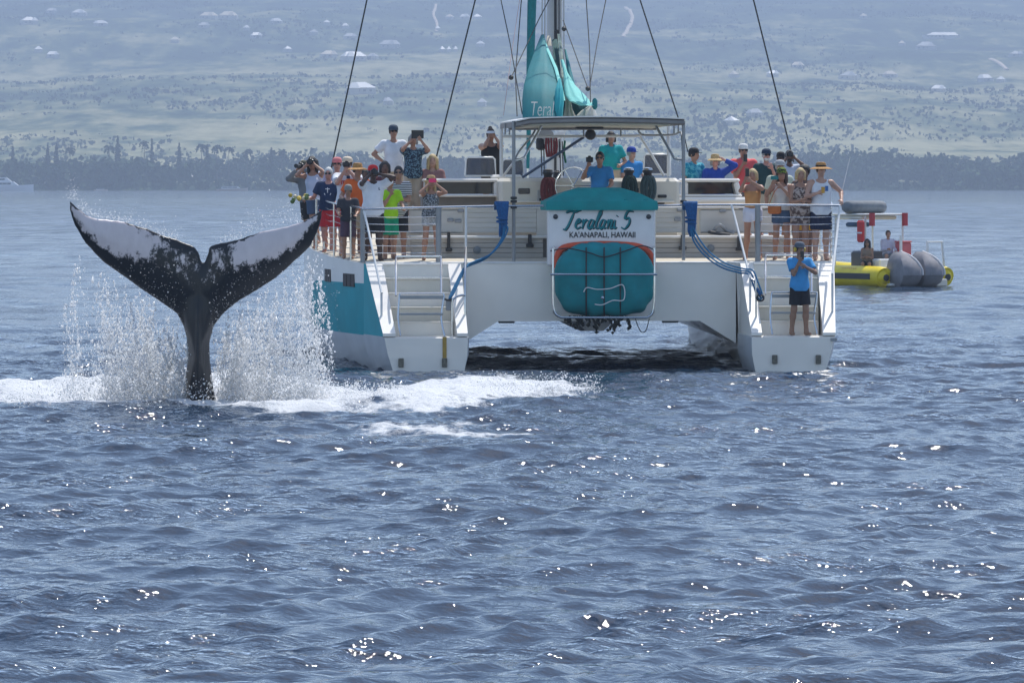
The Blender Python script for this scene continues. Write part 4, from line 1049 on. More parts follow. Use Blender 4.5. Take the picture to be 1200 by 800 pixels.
# ------------------------------------------------------------------ people: one continuous body from a distance field, clothes as children
class Field:
    def __init__(s, lo, hi, h):
        s.h = h; s.lo = np.array(lo, float); n = np.ceil((np.array(hi) - s.lo) / h).astype(int) + 1
        s.ax = [s.lo[i] + h * np.arange(n[i]) for i in range(3)]
        s.D = np.full(n, 0.5, np.float32)
    def sl(s, lo, hi, pad):
        out = []
        for i in range(3):
            a = int(np.floor((lo[i] - pad - s.lo[i]) / s.h)); b = int(np.ceil((hi[i] + pad - s.lo[i]) / s.h)) + 1
            out.append(slice(max(a, 0), max(min(b, len(s.ax[i])), 0)))
        return tuple(out)
    def pts(s, sl):
        return np.stack(np.meshgrid(s.ax[0][sl[0]], s.ax[1][sl[1]], s.ax[2][sl[2]], indexing='ij'), -1)
    def mix(s, sl, d, k):
        a = s.D[sl]
        if k > 0:
            hh = np.clip(k - np.abs(a - d), 0, None) / k
            s.D[sl] = np.minimum(a, d) - hh * hh * k * 0.25
        else: s.D[sl] = np.minimum(a, d)
    def cap(s, a, b, ra, rb, k=0.03, cut=None, infl=0.0):
        a = np.array(a, float); b = np.array(b, float); ra += infl; rb += infl
        sl = s.sl(np.minimum(a, b), np.maximum(a, b), max(ra, rb) + k + 2 * s.h)
        if any(q.stop <= q.start for q in sl): return
        P = s.pts(sl); ba = b - a; t = np.clip(((P - a) @ ba) / (ba @ ba + 1e-12), 0, 1)
        d = np.linalg.norm(P - a - t[..., None] * ba, axis=-1) - (ra + (rb - ra) * t)
        if cut is not None:                     # keep the side of the limb before the cut
            c, nrm = cut; d = np.maximum(d, (P - c) @ nrm)
        s.mix(sl, d, k)
    def ell(s, c, r, k=0.03, M=None, infl=0.0):
        c = np.array(c, float); r = np.array(r, float) + infl; m = r.max()
        sl = s.sl(c - m, c + m, k + 2 * s.h)
        if any(q.stop <= q.start for q in sl): return
        q = s.pts(sl) - c
        if M is not None: q = q @ np.array(M)
        k0 = np.linalg.norm(q / r, axis=-1); k1 = np.linalg.norm(q / (r * r), axis=-1) + 1e-9
        s.mix(sl, k0 * (k0 - 1) / k1, k)
    def carve(s, fn):                           # intersect with fn(P) <= 0
        P = s.pts((slice(None),) * 3); s.D = np.maximum(s.D, fn(P)).astype(np.float32)
    def mesh(s):
        """surface nets"""
        D = s.D; S = D < 0
        nx, ny, nz = D.shape
        c = np.zeros((nx - 1, ny - 1, nz - 1), np.int8)
        for dx in (0, 1):
            for dy in (0, 1):
                for dz in (0, 1): c += S[dx:nx - 1 + dx, dy:ny - 1 + dy, dz:nz - 1 + dz]
        act = (c > 0) & (c < 8)
        I = np.argwhere(act)
        idx = np.full(act.shape, -1, np.int64); idx[act] = np.arange(len(I))
        acc = np.zeros((len(I), 3)); cnt = np.zeros(len(I))
        cor = [(a, b, d) for a in (0, 1) for b in (0, 1) for d in (0, 1)]
        for p in cor:
            for ax in range(3):
                if p[ax]: continue
                q = list(p); q[ax] = 1
                d0 = D[I[:, 0] + p[0], I[:, 1] + p[1], I[:, 2] + p[2]]; d1 = D[I[:, 0] + q[0], I[:, 1] + q[1], I[:, 2] + q[2]]
                m = (d0 < 0) != (d1 < 0)
                t = np.where(m, d0 / np.where(m, d0 - d1, 1), 0)
                pt = np.tile(np.array(p, float), (len(I), 1)); pt[:, ax] = t
                acc += pt * m[:, None]; cnt += m
        V = s.lo + (I + acc / cnt[:, None]) * s.h
        F = []
        for ax in range(3):
            a1, a2 = [(1, 2), (2, 0), (0, 1)][ax]
            sl0 = [slice(1, -1)] * 3; sl1 = [slice(1, -1)] * 3
            sl0[ax] = slice(0, -1); sl1[ax] = slice(1, None)
            A_, B_ = S[tuple(sl0)], S[tuple(sl1)]
            E = np.argwhere(A_ != B_)
            if not len(E): continue
            inside = A_[tuple(E.T)]
            base = E.copy(); base[:, a1] += 1; base[:, a2] += 1
            def g(o1, o2):
                q = base.copy(); q[:, a1] -= o1; q[:, a2] -= o2; return idx[q[:, 0], q[:, 1], q[:, 2]]
            f = np.stack([g(1, 1), g(0, 1), g(0, 0), g(1, 0)], -1)
            f[~inside] = f[~inside][:, ::-1]
            F.append(f[(f >= 0).all(1)])
        return V, np.concatenate(F)

SKIN = {'fair': (0.50, 0.29, 0.21), 'tan': (0.38, 0.20, 0.13), 'olive': (0.30, 0.165, 0.105), 'brown': (0.14, 0.07, 0.045), 'dark': (0.065, 0.034, 0.024), 'pink': (0.52, 0.25, 0.19)}
def skin_mat(k):
    nm = 'skin_' + k
    if nm in MATS: return MATS[nm]
    m = mat(nm, SKIN[k], 0.5, var=0.10, vscale=9)
    n = m.node_tree.nodes; l = m.node_tree.links; b = n['Principled BSDF']
    b.inputs['Subsurface Weight'].default_value = 0.0
    src = b.inputs['Base Color'].links[0].from_socket
    a = n.new('ShaderNodeAttribute'); a.attribute_name = 'feature'
    mx = n.new('ShaderNodeMix'); mx.data_type = 'RGBA'; mx.inputs[7].default_value = (*[c * 0.18 for c in SKIN[k]], 1)
    l.new(a.outputs['Fac'], mx.inputs[0]); l.new(src, mx.inputs[6]); l.new(mx.outputs[2], b.inputs['Base Color'])
    return m
def cloth(name, col, **kw): 
    kw.setdefault('bump', 0.35); kw.setdefault('bscale', 14); kw.setdefault('var', 0.10)
    return mat('cloth_' + name, col, 0.85, **kw)
def print_cloth(name, c1, c2, scale=22, thr=(0.48, 0.55), stripes=False):
    nm = 'cloth_' + name
    if nm in MATS: return MATS[nm]
    m = mat(nm, c1, 0.85, var=0.0, bump=0.3, bscale=14)
    n = m.node_tree.nodes; l = m.node_tree.links
    mx = [q for q in n if q.bl_idname == 'ShaderNodeMix'][0]; mr = [q for q in n if q.bl_idname == 'ShaderNodeMapRange'][0]
    mx.inputs[6].default_value = (*c1, 1); mx.inputs[7].default_value = (*c2, 1)
    mr.inputs[1].default_value, mr.inputs[2].default_value = thr
    nz = [q for q in n if q.bl_idname == 'ShaderNodeTexNoise'][0]; nz.inputs['Scale'].default_value = scale
    if stripes:
        w = n.new('ShaderNodeTexWave'); w.bands_direction = 'Z' if stripes == 'Z' else 'X'; w.inputs['Scale'].default_value = scale; w.inputs['Distortion'].default_value = 0.6
        l.new(n['Mapping'].outputs[0] if 'Mapping' in n else nz.inputs['Vector'].links[0].from_socket, w.inputs['Vector']); l.new(w.outputs[0], mr.inputs[0])
    return m
HAIR = {'black': (0.012, 0.010, 0.010), 'brown': (0.06, 0.032, 0.018), 'blonde': (0.55, 0.40, 0.19), 'white': (0.62, 0.61, 0.58), 'grey': (0.30, 0.29, 0.28), 'auburn': (0.16, 0.065, 0.03)}

ARM = {'down': (0.27, -0.04, 0.82), 'rail': (0.20, -0.36, 1.06), 'phone': (0.075, -0.34, 1.53), 'camera': (0.085, -0.19, 1.60), 'hip': (0.20, -0.06, 1.04),
       'hat': (0.13, -0.08, 1.74), 'clasp': (0.045, -0.27, 1.14), 'chest': (0.06, -0.24, 1.36), 'high': (0.07, -0.33, 1.70), 'face': (0.06, -0.14, 1.60), 'side_rail': (0.42, -0.14, 1.06), 'hold_mid': (0.05, -0.30, 1.24)}
POLE = {'hip': (1.0, 0.35, -0.1), 'hat': (1.0, -0.1, 0.1), 'camera': (0.75, -0.1, -0.8), 'phone': (0.5, 0.1, -1), 'high': (0.6, 0, -1), 'face': (0.6, -0.3, -1)}

def unit(v): v = np.array(v, float); return v / (np.linalg.norm(v) + 1e-9)

def person(loc, rz, H, label, skin='tan', hair=('brown', 'short'), top=None, bottom=None, arms=('down', 'down'), hat=None, shades=False, lean=(0, 0),
           sit=False, stance=0.0, fem=False, build=1.0, head_yaw=0.0, beard=None, shoes=None, h=0.0172, feet=True, cat='person', group=None, head_tilt=0.0):
    s = H / 1.75
    root = empty('person', loc, rz); tag(root, label, cat, group)
    root.rotation_euler = (R(lean[0]), R(lean[1]), rz)
    bw = build; sw = (0.165 if fem else 0.185) * (0.5 + 0.5 * bw)
    # skeleton in body units (H = 1.75), facing -y
    zs = 0.0
    hips = {}; knees = {}; ankles = {}
    for sg in (-1, 1):
        if sit:
            hips[sg] = np.array([0.09 * sg, 0.02, 0.92]); knees[sg] = np.array([0.12 * sg, -0.42, 0.92]); ankles[sg] = np.array([0.12 * sg, -0.42, 0.50])
        else:
            st = stance * sg
            hips[sg] = np.array([0.088 * sg, 0.0, 0.92]); knees[sg] = np.array([(0.095 + 0.02 * abs(stance)) * sg, -0.02 - st * 0.10, 0.49]); ankles[sg] = np.array([(0.10 + 0.06 * abs(stance)) * sg, 0.03 - st * 0.12, 0.085])
    neck = np.array([0, 0.005, 1.43]); hc = np.array([0, -0.015, 1.635])
    cy, sy = math.cos(head_yaw), math.sin(head_yaw)
    HM = np.array([[cy, -sy, 0], [sy, cy, 0], [0, 0, 1.0]])
    ct, stt = math.cos(R(head_tilt)), math.sin(R(head_tilt)); HM = HM @ np.array([[1, 0, 0], [0, ct, -stt], [0, stt, ct]])
    def hp(x, y, z): return hc + HM @ (np.array([x, y, z]) - hc)
    sh, el, wr, hd = {}, {}, {}, {}
    for sg, pose in zip((-1, 1), arms):
        S = np.array([sw * sg, 0.0, 1.395]); sh[sg] = S
        if isinstance(pose, str): T = np.array(ARM[pose]) * np.array([sg, 1, 1]); pole = np.array(POLE.get(pose, (0.45, 0.35, -1))) * np.array([sg, 1, 1])
        else: T = np.array(pose[0], float); pole = np.array(pose[1], float)
        d = T - S; l1, l2 = 0.285, 0.265; D_ = min(np.linalg.norm(d), (l1 + l2) * 0.985); u = unit(d)
        a = (l1 * l1 - l2 * l2 + D_ * D_) / (2 * D_); hh = math.sqrt(max(l1 * l1 - a * a, 0))
        pp = pole - u * (pole @ u); pp = unit(pp)
        el[sg] = S + u * a + pp * hh; wr[sg] = S + u * D_
    pts = [np.array([0, 0, 1.80]), np.array([0, 0, 0.0])] + list(sh.values()) + list(el.values()) + list(wr.values()) + list(knees.values()) + list(ankles.values())
    lo = np.min(pts, 0) - np.array([0.2, 0.26, 0.04]); hi = np.max(pts, 0) + np.array([0.2, 0.2, 0.06])
    if sit: lo[2] = 0.40
    hu = h / s
    F = Field(lo, hi, hu)
    def torso(f, infl=0.0, shoulders=True, low=True):
        if low: f.ell((0, 0.01, 0.94), np.array([0.165 if not fem else 0.172, 0.115, 0.115]) * [bw, bw, 1], 0.05, infl=infl)
        f.ell((0, 0.0, 1.10), np.array([0.142 if not fem else 0.128, 0.104, 0.17]) * [bw, bw * 1.05, 1], 0.07, infl=infl)
        f.ell((0, 0.0, 1.28), np.array([0.168 if not fem else 0.148, 0.112, 0.175]) * [bw, bw, 1], 0.06, infl=infl)
        if fem:
            for sg in (-1, 1): f.ell((0.068 * sg, -0.085, 1.27), (0.058, 0.055, 0.06), 0.04, infl=infl)
        if bw > 1.08 and not fem: f.ell((0, -0.045, 1.08), (0.13, 0.11, 0.14), 0.06, infl=infl)
        if shoulders: f.cap((-sw * 0.93, 0, 1.40), (sw * 0.93, 0, 1.40), 0.06, 0.06, 0.05, infl=infl)
    def leg(f, sg, infl=0.0, upto=2.0, flare=0.0, k=0.04):
        """upto 1.0 = hem at the knee, 2.0 = ankle"""
        A_, K_, N_ = hips[sg], knees[sg], ankles[sg]
        if upto <= 1.0:
            c = A_ + (K_ - A_) * upto; f.cap(A_, K_, 0.088 * bw, (0.058 + flare) * bw, k, cut=(c, unit(K_ - A_)), infl=infl)
        else:
            f.cap(A_, K_, 0.088 * bw, 0.056 * bw + flare, k, infl=infl)
            c = K_ + (N_ - K_) * (upto - 1.0)
            md = K_ + (N_ - K_) * 0.32 + np.array([0, 0.018, 0])
            f.cap(K_, md, 0.055 * bw + flare, 0.058 * bw + flare, k, infl=infl, cut=(c, unit(N_ - K_)))
            f.cap(md, N_, 0.056 * bw + flare, 0.039 + flare, k, infl=infl, cut=(c, unit(N_ - K_)))
    torso(F)
    F.cap(neck - [0, 0, 0.03], hc - [0, -0.01, 0.06], 0.054 * (1 if not fem else 0.88), 0.050 * (1 if not fem else 0.88), 0.04)
    F.ell(hc + [0, 0, 0.012], (0.076, 0.096, 0.112), 0.02, M=HM); F.ell(hp(0, -0.045, 1.575), (0.053, 0.062, 0.055), 0.035, M=HM)
    F.cap(hp(0, -0.104, 1.648), hp(0, -0.122, 1.612), 0.011, 0.016, 0.012)
    F.cap(hp(-0.018, -0.099, 1.575), hp(0.018, -0.099, 1.575), 0.009, 0.009, 0.012)
    for sg in (-1, 1):
        F.ell(hp(0.079 * sg, 0.0, 1.63), (0.013, 0.022, 0.033), 0.01, M=HM)
        leg(F, sg)
        a = ankles[sg]
        if feet:
            F.cap(a + [0, 0.03, -0.045], a + [0.018 * sg, -0.15, -0.058], 0.040, 0.028, 0.03); F.cap(a + [0, 0, 0.02], a + [0, -0.02, -0.04], 0.040, 0.042, 0.03)
        F.cap(sh[sg], el[sg], 0.056 * (0.85 if fem else 1) * bw, 0.040 * (0.88 if fem else 1), 0.035)
        md = el[sg] + (wr[sg] - el[sg]) * 0.3
        F.cap(el[sg], md, 0.039 * (0.9 if fem else 1), 0.040 * (0.88 if fem else 1), 0.02); F.cap(md, wr[sg], 0.040 * (0.88 if fem else 1), 0.027, 0.02)
        # hand: palm, four bent fingers, thumb on the side
        d = unit(wr[sg] - el[sg]); pose = arms[0 if sg < 0 else 1]
        lat = unit(np.cross(d, [0, 1, 0]) if abs(d[1]) < 0.85 else np.cross(d, [0, 0, 1])); nrm = unit(np.cross(lat, d))
        if (np.array([0, 0, 1.2]) - wr[sg]) @ nrm < 0: nrm = -nrm
        pc = wr[sg] + d * 0.05; hd[sg] = wr[sg] + d * 0.10 + nrm * 0.02
        F.ell(pc, (0.042, 0.052, 0.018), 0.015, M=np.stack([lat, d, nrm], -1))
        for q, ln in zip((-0.03, -0.01, 0.01, 0.03), (0.066, 0.078, 0.074, 0.058)):
            b0 = pc + lat * q + d * 0.035; b1 = b0 + (d * 0.8 + nrm * 0.45 + lat * q * 3.0) * ln * 0.55; b2 = b1 + (d * 0.35 + nrm * 0.9) * ln * 0.5
            F.cap(b0, b1, 0.0105, 0.0098, 0.004); F.cap(b1, b2, 0.0098, 0.0088, 0.004)
        tl = -np.sign(lat[0] + 1e-6) * sg
        b0 = pc + lat * tl * 0.034 - d * 0.02; b1 = b0 + (d * 0.6 + lat * tl * 0.6 + nrm * 0.35) * 0.045; F.cap(b0, b1, 0.013, 0.011, 0.006); F.cap(b1, b1 + (d * 0.8 + nrm * 0.5) * 0.032, 0.011, 0.009, 0.004)
    V, Q = F.mesh()
    feat = np.zeros(len(V))
    for sg in (-1, 1):
        feat = np.maximum(feat, np.clip(1.6 - np.linalg.norm((V - hp(0.034 * sg, -0.088, 1.648)) / [1, 1, 0.7], axis=1) / 0.014, 0, 1))
        feat = np.maximum(feat, 0.7 * np.clip(1.6 - np.linalg.norm((V - hp(0.036 * sg, -0.09, 1.675)) / [1.8, 1, 0.5], axis=1) / 0.013, 0, 1))
    feat = np.maximum(feat, 0.6 * np.clip(1.5 - np.linalg.norm((V - hp(0, -0.104, 1.575)) / [2.0, 1, 0.6], axis=1) / 0.012, 0, 1))
    body = mesh_np('body', V * s, Q, skin_mat(skin), root)
    a_ = body.data.attributes.new('feature', 'FLOAT', 'POINT'); a_.data.foreach_set('value', feat.astype(np.float32))
    hc2 = h * 1.12 / s
    def child(f, name, m_):
        v, q = f.mesh(); return mesh_np(name, v * s, q, m_, root)
    # ---- upper garment: (kind, material, hem height)
    if top:
        kind, m_, hem = top
        f = Field(lo, hi, hc2); infl = 0.016
        torso(f, infl, shoulders=(kind not in ('tank', 'tube')), low=True)
        if hem < 0.98: f.cap((0, 0.0, 1.2), (0, 0.0, hem - 0.06), 0.13 * bw, 0.125 * bw, 0.06, infl=infl); f.ell((0, 0.005, (hem + 1.05) / 2), (0.172 * bw, 0.128 * bw, 0.2), 0.05, infl=infl)
        for sg in (-1, 1):
            if kind == 'tank': f.cap((0.095 * sg, 0.0, 1.30), (0.10 * sg, 0.0, 1.43), 0.055, 0.036, 0.04, infl=infl)
            if kind in ('tee', 'polo'):
                c = sh[sg] + (el[sg] - sh[sg]) * 0.68; f.cap(sh[sg], el[sg], 0.058 * bw, 0.058 * bw, 0.035, cut=(c, unit(el[sg] - sh[sg])), infl=infl)
            if kind == 'long':
                f.cap(sh[sg], el[sg], 0.058 * bw, 0.048, 0.035, infl=infl); f.cap(el[sg], wr[sg], 0.046, 0.034, 0.02, cut=(wr[sg] - unit(wr[sg] - el[sg]) * 0.03, unit(wr[sg] - el[sg])), infl=infl)
        if kind == 'polo' or kind == 'long':
            f.cap((-0.03, 0.0, 1.455), (0.03, 0.0, 1.455), 0.058, 0.058, 0.02)
        nr = {'tee': 0.078, 'polo': 0.05, 'long': 0.05, 'tank': 0.105, 'tube': 0.0}[kind]
        def cut(P):
            d = hem - P[..., 2]
            if nr: d = np.maximum(d, nr - np.sqrt(P[..., 0] ** 2 + ((P[..., 1] + 0.035) * 0.8) ** 2 + (P[..., 2] - 1.485) ** 2))
            if kind == 'tube': d = np.maximum(d, P[..., 2] - 1.335)
            return d
        f.carve(cut); shirt = child(f, 'shirt', m_)
    else: shirt = None
    if bottom:
        kind, m_, ln = bottom
        f = Field(lo, hi, hc2); infl = 0.014
        f.ell((0, 0.01, 0.94), np.array([0.165 if not fem else 0.172, 0.115, 0.12]) * [bw, bw, 1], 0.05, infl=infl)
        if kind == 'skirt':
            f.cap((0, 0.0, 0.98), (0, -0.01, 0.92 - 0.45 * ln), 0.12, 0.19, 0.06); zb = 0.92 - 0.45 * ln
            f.carve(lambda P: np.maximum(P[..., 2] - 1.035, zb - P[..., 2]))
        else:
            for sg in (-1, 1): leg(f, sg, infl, ln, flare=(0.032 if ln <= 1.1 else 0.022))
            f.carve(lambda P: P[..., 2] - 1.035)
        child(f, 'skirt' if kind == 'skirt' else ('trousers' if ln > 1.3 else 'shorts'), m_)
    # ---- hair
    if hair:
        hcol, style = hair; hm = mat('hair_' + hcol, HAIR[hcol], 0.55, var=0.35, vscale=40, stretch=(3, 3, 0.4), bump=0.5, bscale=60)
        f = Field((-0.24, -0.16, 1.15), (0.24, 0.20, 1.84), hc2 * 0.95)
        f.ell(hp(0, 0.006, 1.657), (0.091, 0.112, 0.124), 0.02, M=HM)
        if style == 'long':
            for x in (-0.075, -0.035, 0.035, 0.075): f.cap(hp(x, 0.04, 1.66), hp(x * 1.25, 0.055, 1.40), 0.045, 0.035, 0.04)
            for sg in (-1, 1): f.cap(hp(0.078 * sg, -0.02, 1.66), hp(0.095 * sg, -0.035, 1.37), 0.026, 0.022, 0.03)
        if style == 'bob':
            for sg in (-1, 1): f.cap(hp(0.08 * sg, 0.0, 1.68), hp(0.085 * sg, 0.01, 1.56), 0.03, 0.03, 0.03)
            f.cap(hp(0, 0.08, 1.66), hp(0, 0.07, 1.55), 0.06, 0.05, 0.03)
        if style == 'puff': f.ell(hp(0, 0.01, 1.68), (0.115, 0.13, 0.115), 0.03)
        if style == 'bun': f.ell(hp(0, 0.05, 1.78), (0.045, 0.045, 0.04), 0.02)
        IM = HM.T
        def face(P):
            q = (P - hc) @ HM          # head frame
            e = np.sqrt((q[..., 0] / 0.066) ** 2 + ((q[..., 1] + 0.105) / 0.085) ** 2 + ((q[..., 2] + 0.035) / 0.095) ** 2) - 1
            d = -e * 0.07
            if style == 'short': d = np.maximum(d, np.minimum(-(q[..., 2] + 0.045), 0.2))
            return d
        f.carve(face); child(f, 'hair', hm)
    if beard:
        f = Field((-0.12, -0.18, 1.48), (0.12, 0.05, 1.66), hc2 * 0.8)
        f.ell(hp(0, -0.052, 1.565), (0.061, 0.066, 0.052), 0.02, M=HM); f.carve(lambda P: P[..., 2] - 1.590)
        child(f, 'beard', mat('hair_' + beard, HAIR[beard], 0.6, var=0.3, vscale=40))
    HR = Matrix([list(r_) for r_ in HM])
    def hv(x, y, z): return Vector(hp(x, y, z) * s)
    if shades:
        m = MB()
        for sg in (-1, 1):
            m.lathe([(0.006, -0.012), (0.027, -0.008), (0.027, 0.006), (0.006, 0.010)], hv(0.034 * sg, -0.108, 1.648), 10, M=HR @ Matrix.Rotation(R(90), 3, 'X'), sy=0.8)
            m.tube([hv(0.06 * sg, -0.10, 1.655), hv(0.084 * sg, -0.03, 1.65), hv(0.084 * sg, 0.01, 1.645)], 0.006, 5)
        m.tube([hv(-0.02, -0.112, 1.653), hv(0.02, -0.112, 1.653)], 0.006, 5)
        m.build('sunglasses', mat('sunglass_lens', (0.012, 0.012, 0.016), 0.12), root, smooth=True)
    if hat:
        kind, m_ = hat[0], hat[1]; m = MB()
        if kind in ('cap', 'visor'):
            if kind == 'cap':
                m.lathe([(0.104, -0.0), (0.105, 0.03), (0.098, 0.065), (0.078, 0.093), (0.045, 0.108), (0.010, 0.112)], hv(0, -0.002, 1.672), 16, M=HR * 1.0, sx=0.93 * s, sy=1.08 * s)
            else: m.lathe([(0.104, 0.0), (0.106, 0.02), (0.100, 0.045), (0.09, 0.046)], hv(0, -0.002, 1.672), 16, M=HR, sx=0.93 * s, sy=1.08 * s)
            n_ = 9; top_ = []; bot = []
            for i in range(n_):
                t = math.pi * (i / (n_ - 1)); x = 0.085 * math.cos(t); y = -0.075 - 0.115 * math.sin(t) ** 0.7
                top_.append(hv(x, y, 1.690 - 1.2 * x * x - 0.012 * math.sin(t))); bot.append(hv(x, y, 1.680 - 1.2 * x * x - 0.012 * math.sin(t)))
            m.add(top_ + bot, [tuple(range(n_)), tuple(range(2 * n_ - 1, n_ - 1, -1))] + [(i, i + 1, n_ + i + 1, n_ + i) for i in range(n_ - 1)])
            m.build(kind, m_, root, smooth=True)
        else:
            br = hat[2] if len(hat) > 2 else 0.20
            b_ = m.lathe([(br * 0.99, -0.028), (br, -0.020), (0.14, 0.012), (0.102, 0.018), (0.098, 0.075), (0.080, 0.105), (0.04, 0.112), (0.008, 0.106)], hv(0, 0.0, 1.675), 20, M=HR, sx=0.95 * s, sy=1.02 * s).build('sun_hat', m_, root, smooth=True)
            if len(hat) > 3: MB().lathe([(0.1045, 0.022), (0.1035, 0.05), (0.09, 0.05), (0.09, 0.022)], hv(0, 0, 1.675), 20, M=HR, sx=0.95 * s, sy=1.02 * s).build('hat_band', hat[3], root, smooth=True)
    if shoes and not sit:
        for sg in (-1, 1):
            f = Field(ankles[sg] - [0.1, 0.26, 0.12], ankles[sg] + [0.1, 0.14, 0.05], hc2)
            a = ankles[sg]; f.cap(a + [0, 0.03, -0.045], a + [0.018 * sg, -0.155, -0.055], 0.048, 0.036, 0.02)
            zt = a[2] - 0.005 if shoes[0] == 'shoe' else a[2] - 0.052
            f.carve(lambda P: P[..., 2] - zt); child(f, 'shoe', shoes[1])
    M = Matrix.Translation(root.location) @ root.rotation_euler.to_matrix().to_4x4()
    return {'root': root, 'M': M, 's': s, 'hd': {k: M @ Vector(v * s) for k, v in hd.items()}, 'shirt': shirt, 'H': H}

def on_boat(px, py, v, floor):
    p = L(px, py, v); return boat_to_world((p.x, v, floor)), p.z - floor
def deckz(v): return zdeck(v) + 0.02

def device(P, kind, material, label, cat, group=None, which=None, off=(0, 0, 0)):
    """camera, phone or the like held between or in the hands: a thing of its own"""
    M3 = P['M'].to_3x3()
    if which is None: c = (P['hd'][-1] + P['hd'][1]) / 2
    else: c = P['hd'][which].copy()
    c = c + M3 @ Vector(off)
    o = empty(kind, c, 0); o.rotation_euler = M3.to_euler(); tag(o, label, cat, group)
    if kind in ('phone', 'tablet'):
        w, h_ = (0.15, 0.075) if kind == 'phone' else (0.25, 0.17)
        MB().box((0, 0, 0), (w, 0.011, h_), bev=0.004).build('casing', material, o)
        MB().lathe([(0.009, 0), (0.009, 0.004)], (w * 0.38, -0.0056, h_ * 0.25), 8, M=Matrix.Rotation(R(90), 3, 'X')).build('lens', glassd, o)
    elif kind == 'phone_upright':
        o.name = 'phone'; MB().box((0, 0, 0.03), (0.076, 0.011, 0.155), bev=0.004).build('casing', material, o)
        MB().lathe([(0.009, 0), (0.009, 0.004)], (0.02, -0.0056, 0.085), 8, M=Matrix.Rotation(R(90), 3, 'X')).build('lens', glassd, o)
    elif kind == 'camera':
        MB().box((0, 0, 0), (0.14, 0.07, 0.10), bev=0.012).box((0, 0, 0.06), (0.06, 0.06, 0.035), bev=0.01).build('camera_body', material, o)
        ll = 0.22 if cat == 'camera' and 'long' in label else 0.10
        MB().lathe([(0.038, 0), (0.040, ll * 0.6), (0.046, ll), (0.036, ll + 0.002)], (0, -0.03, 0), 14, M=Matrix.Rotation(R(90), 3, 'X')).build('lens', dark, o, smooth=True)
    return o

white_c = cloth('white', (0.72, 0.73, 0.76)); paleblue_c = cloth('paleblue', (0.55, 0.60, 0.72)); navy_c = cloth('navy', (0.012, 0.03, 0.085)); black_c = cloth('black', (0.014, 0.014, 0.016))
orange_c = cloth('orange', (0.72, 0.13, 0.02)); lime_c = cloth('lime', (0.38, 0.72, 0.01)); green_c = cloth('jade', (0.0, 0.30, 0.16)); red_c = cloth('red', (0.50, 0.02, 0.03)); grey_c = cloth('grey', (0.18, 0.19, 0.20))
khaki_c = cloth('khaki', (0.46, 0.38, 0.28)); coral_c = cloth('coral', (0.80, 0.12, 0.12)); dgreen_c = cloth('deepgreen', (0.01, 0.045, 0.05)); royal_c = cloth('royal', (0.01, 0.05, 0.32)); tealshirt_c = cloth('tealshirt', (0.0, 0.32, 0.33))
blue_c = cloth('crewblue', (0.03, 0.24, 0.58)); denim_c = cloth('denim', (0.06, 0.10, 0.17)); tanc = cloth('sandcloth', (0.55, 0.26, 0.09)); lilac_c = cloth('lilac', (0.50, 0.40, 0.52)); straw = mat('straw', (0.52, 0.36, 0.17), 0.85, var=0.2, vscale=30, bump=0.5, bscale=70)
tstraw = mat('brown_straw', (0.42, 0.22, 0.07), 0.85, var=0.35, vscale=25, bump=0.5, bscale=70)
blk_plastic = mat('black_plastic', (0.015, 0.015, 0.017), 0.35, var=0.2)

PPL = []
def put(px, py, v, floor, label, face=0.0, **kw):
    fl = deckz(v) if floor is None else floor
    w, Hh = on_boat(px, py, v, fl)
    if 'H' in kw: Hh = kw.pop('H')
    hatted = kw.get('hat')
    if hatted: Hh -= 0.03
    P = person(w, YAW + R(face), Hh, label, **kw); PPL.append(P); return P

# --- port side, along the rail
p1 = put(368, 187, 10.5, None, 'photographer in a grey jacket and dark cap leaning out over the port rail', -25, skin='tan', hair=('black', 'short'), top=('long', grey_c, 0.90), bottom=('shorts', black_c, 0.9), arms=('camera', 'camera'), hat=('cap', cloth('olivecap', (0.08, 0.075, 0.05))), lean=(0, -8))
device(p1, 'camera', blk_plastic, 'black camera with a long lens raised by the photographer in the grey jacket', 'camera', off=(0, -0.04, 0.0))
p2 = put(376, 184, 8.6, None, 'dark haired woman in a pale blue tank top holding a camera up to her face', -15, skin='tan', hair=('black', 'long'), top=('tank', paleblue_c, 0.93), bottom=('shorts', denim_c, 0.6), arms=('camera', 'camera'), fem=True, lean=(0, -6))
device(p2, 'camera', blk_plastic, 'small black camera at the face of the woman in the pale blue tank', 'camera', off=(0.0, -0.02, 0.0))
p3 = put(386, 197, 6.6, None, 'white haired man in a navy T-shirt with a white anchor print leaning on the rail', -12, skin='pink', hair=('white', 'short'), top=('tee', navy_c, 0.88), bottom=('shorts', red_c, 0.9), arms=(((-0.46, -0.22, 1.12), (-0.3, 0.3, -1)), 'rail'), shades=True, build=1.1, lean=(4, 0))
p4 = put(395, 184, 7.8, None, 'person in a pink cap and lilac shirt behind the red lettered T-shirt', -5, skin='pink', hair=('brown', 'short'), top=('tee', lilac_c, 0.9), bottom=('shorts', grey_c, 0.9), arms=('down', 'down'), hat=('cap', cloth('pinkcap', (0.62, 0.20, 0.20))), shades=True)
p5 = put(407, 183, 5.0, None, 'person in a white T-shirt with red lettering and pale cap photographing over the rail', -8, skin='fair', hair=('brown', 'short'), top=('tee', white_c, 0.88), bottom=('shorts', red_c, 0.95), arms=((( -0.03, -0.22, 1.52), (-0.6, -0.1, -1)), ((0.05, -0.22, 1.52), (0.7, -0.2, -0.8))), hat=('cap', cloth('cream_cap', (0.62, 0.52, 0.40))), build=1.08)
device(p5, 'camera', blk_plastic, 'compact black camera at the mouth of the person in red lettered shirt', 'camera', off=(0, -0.02, 0.03))
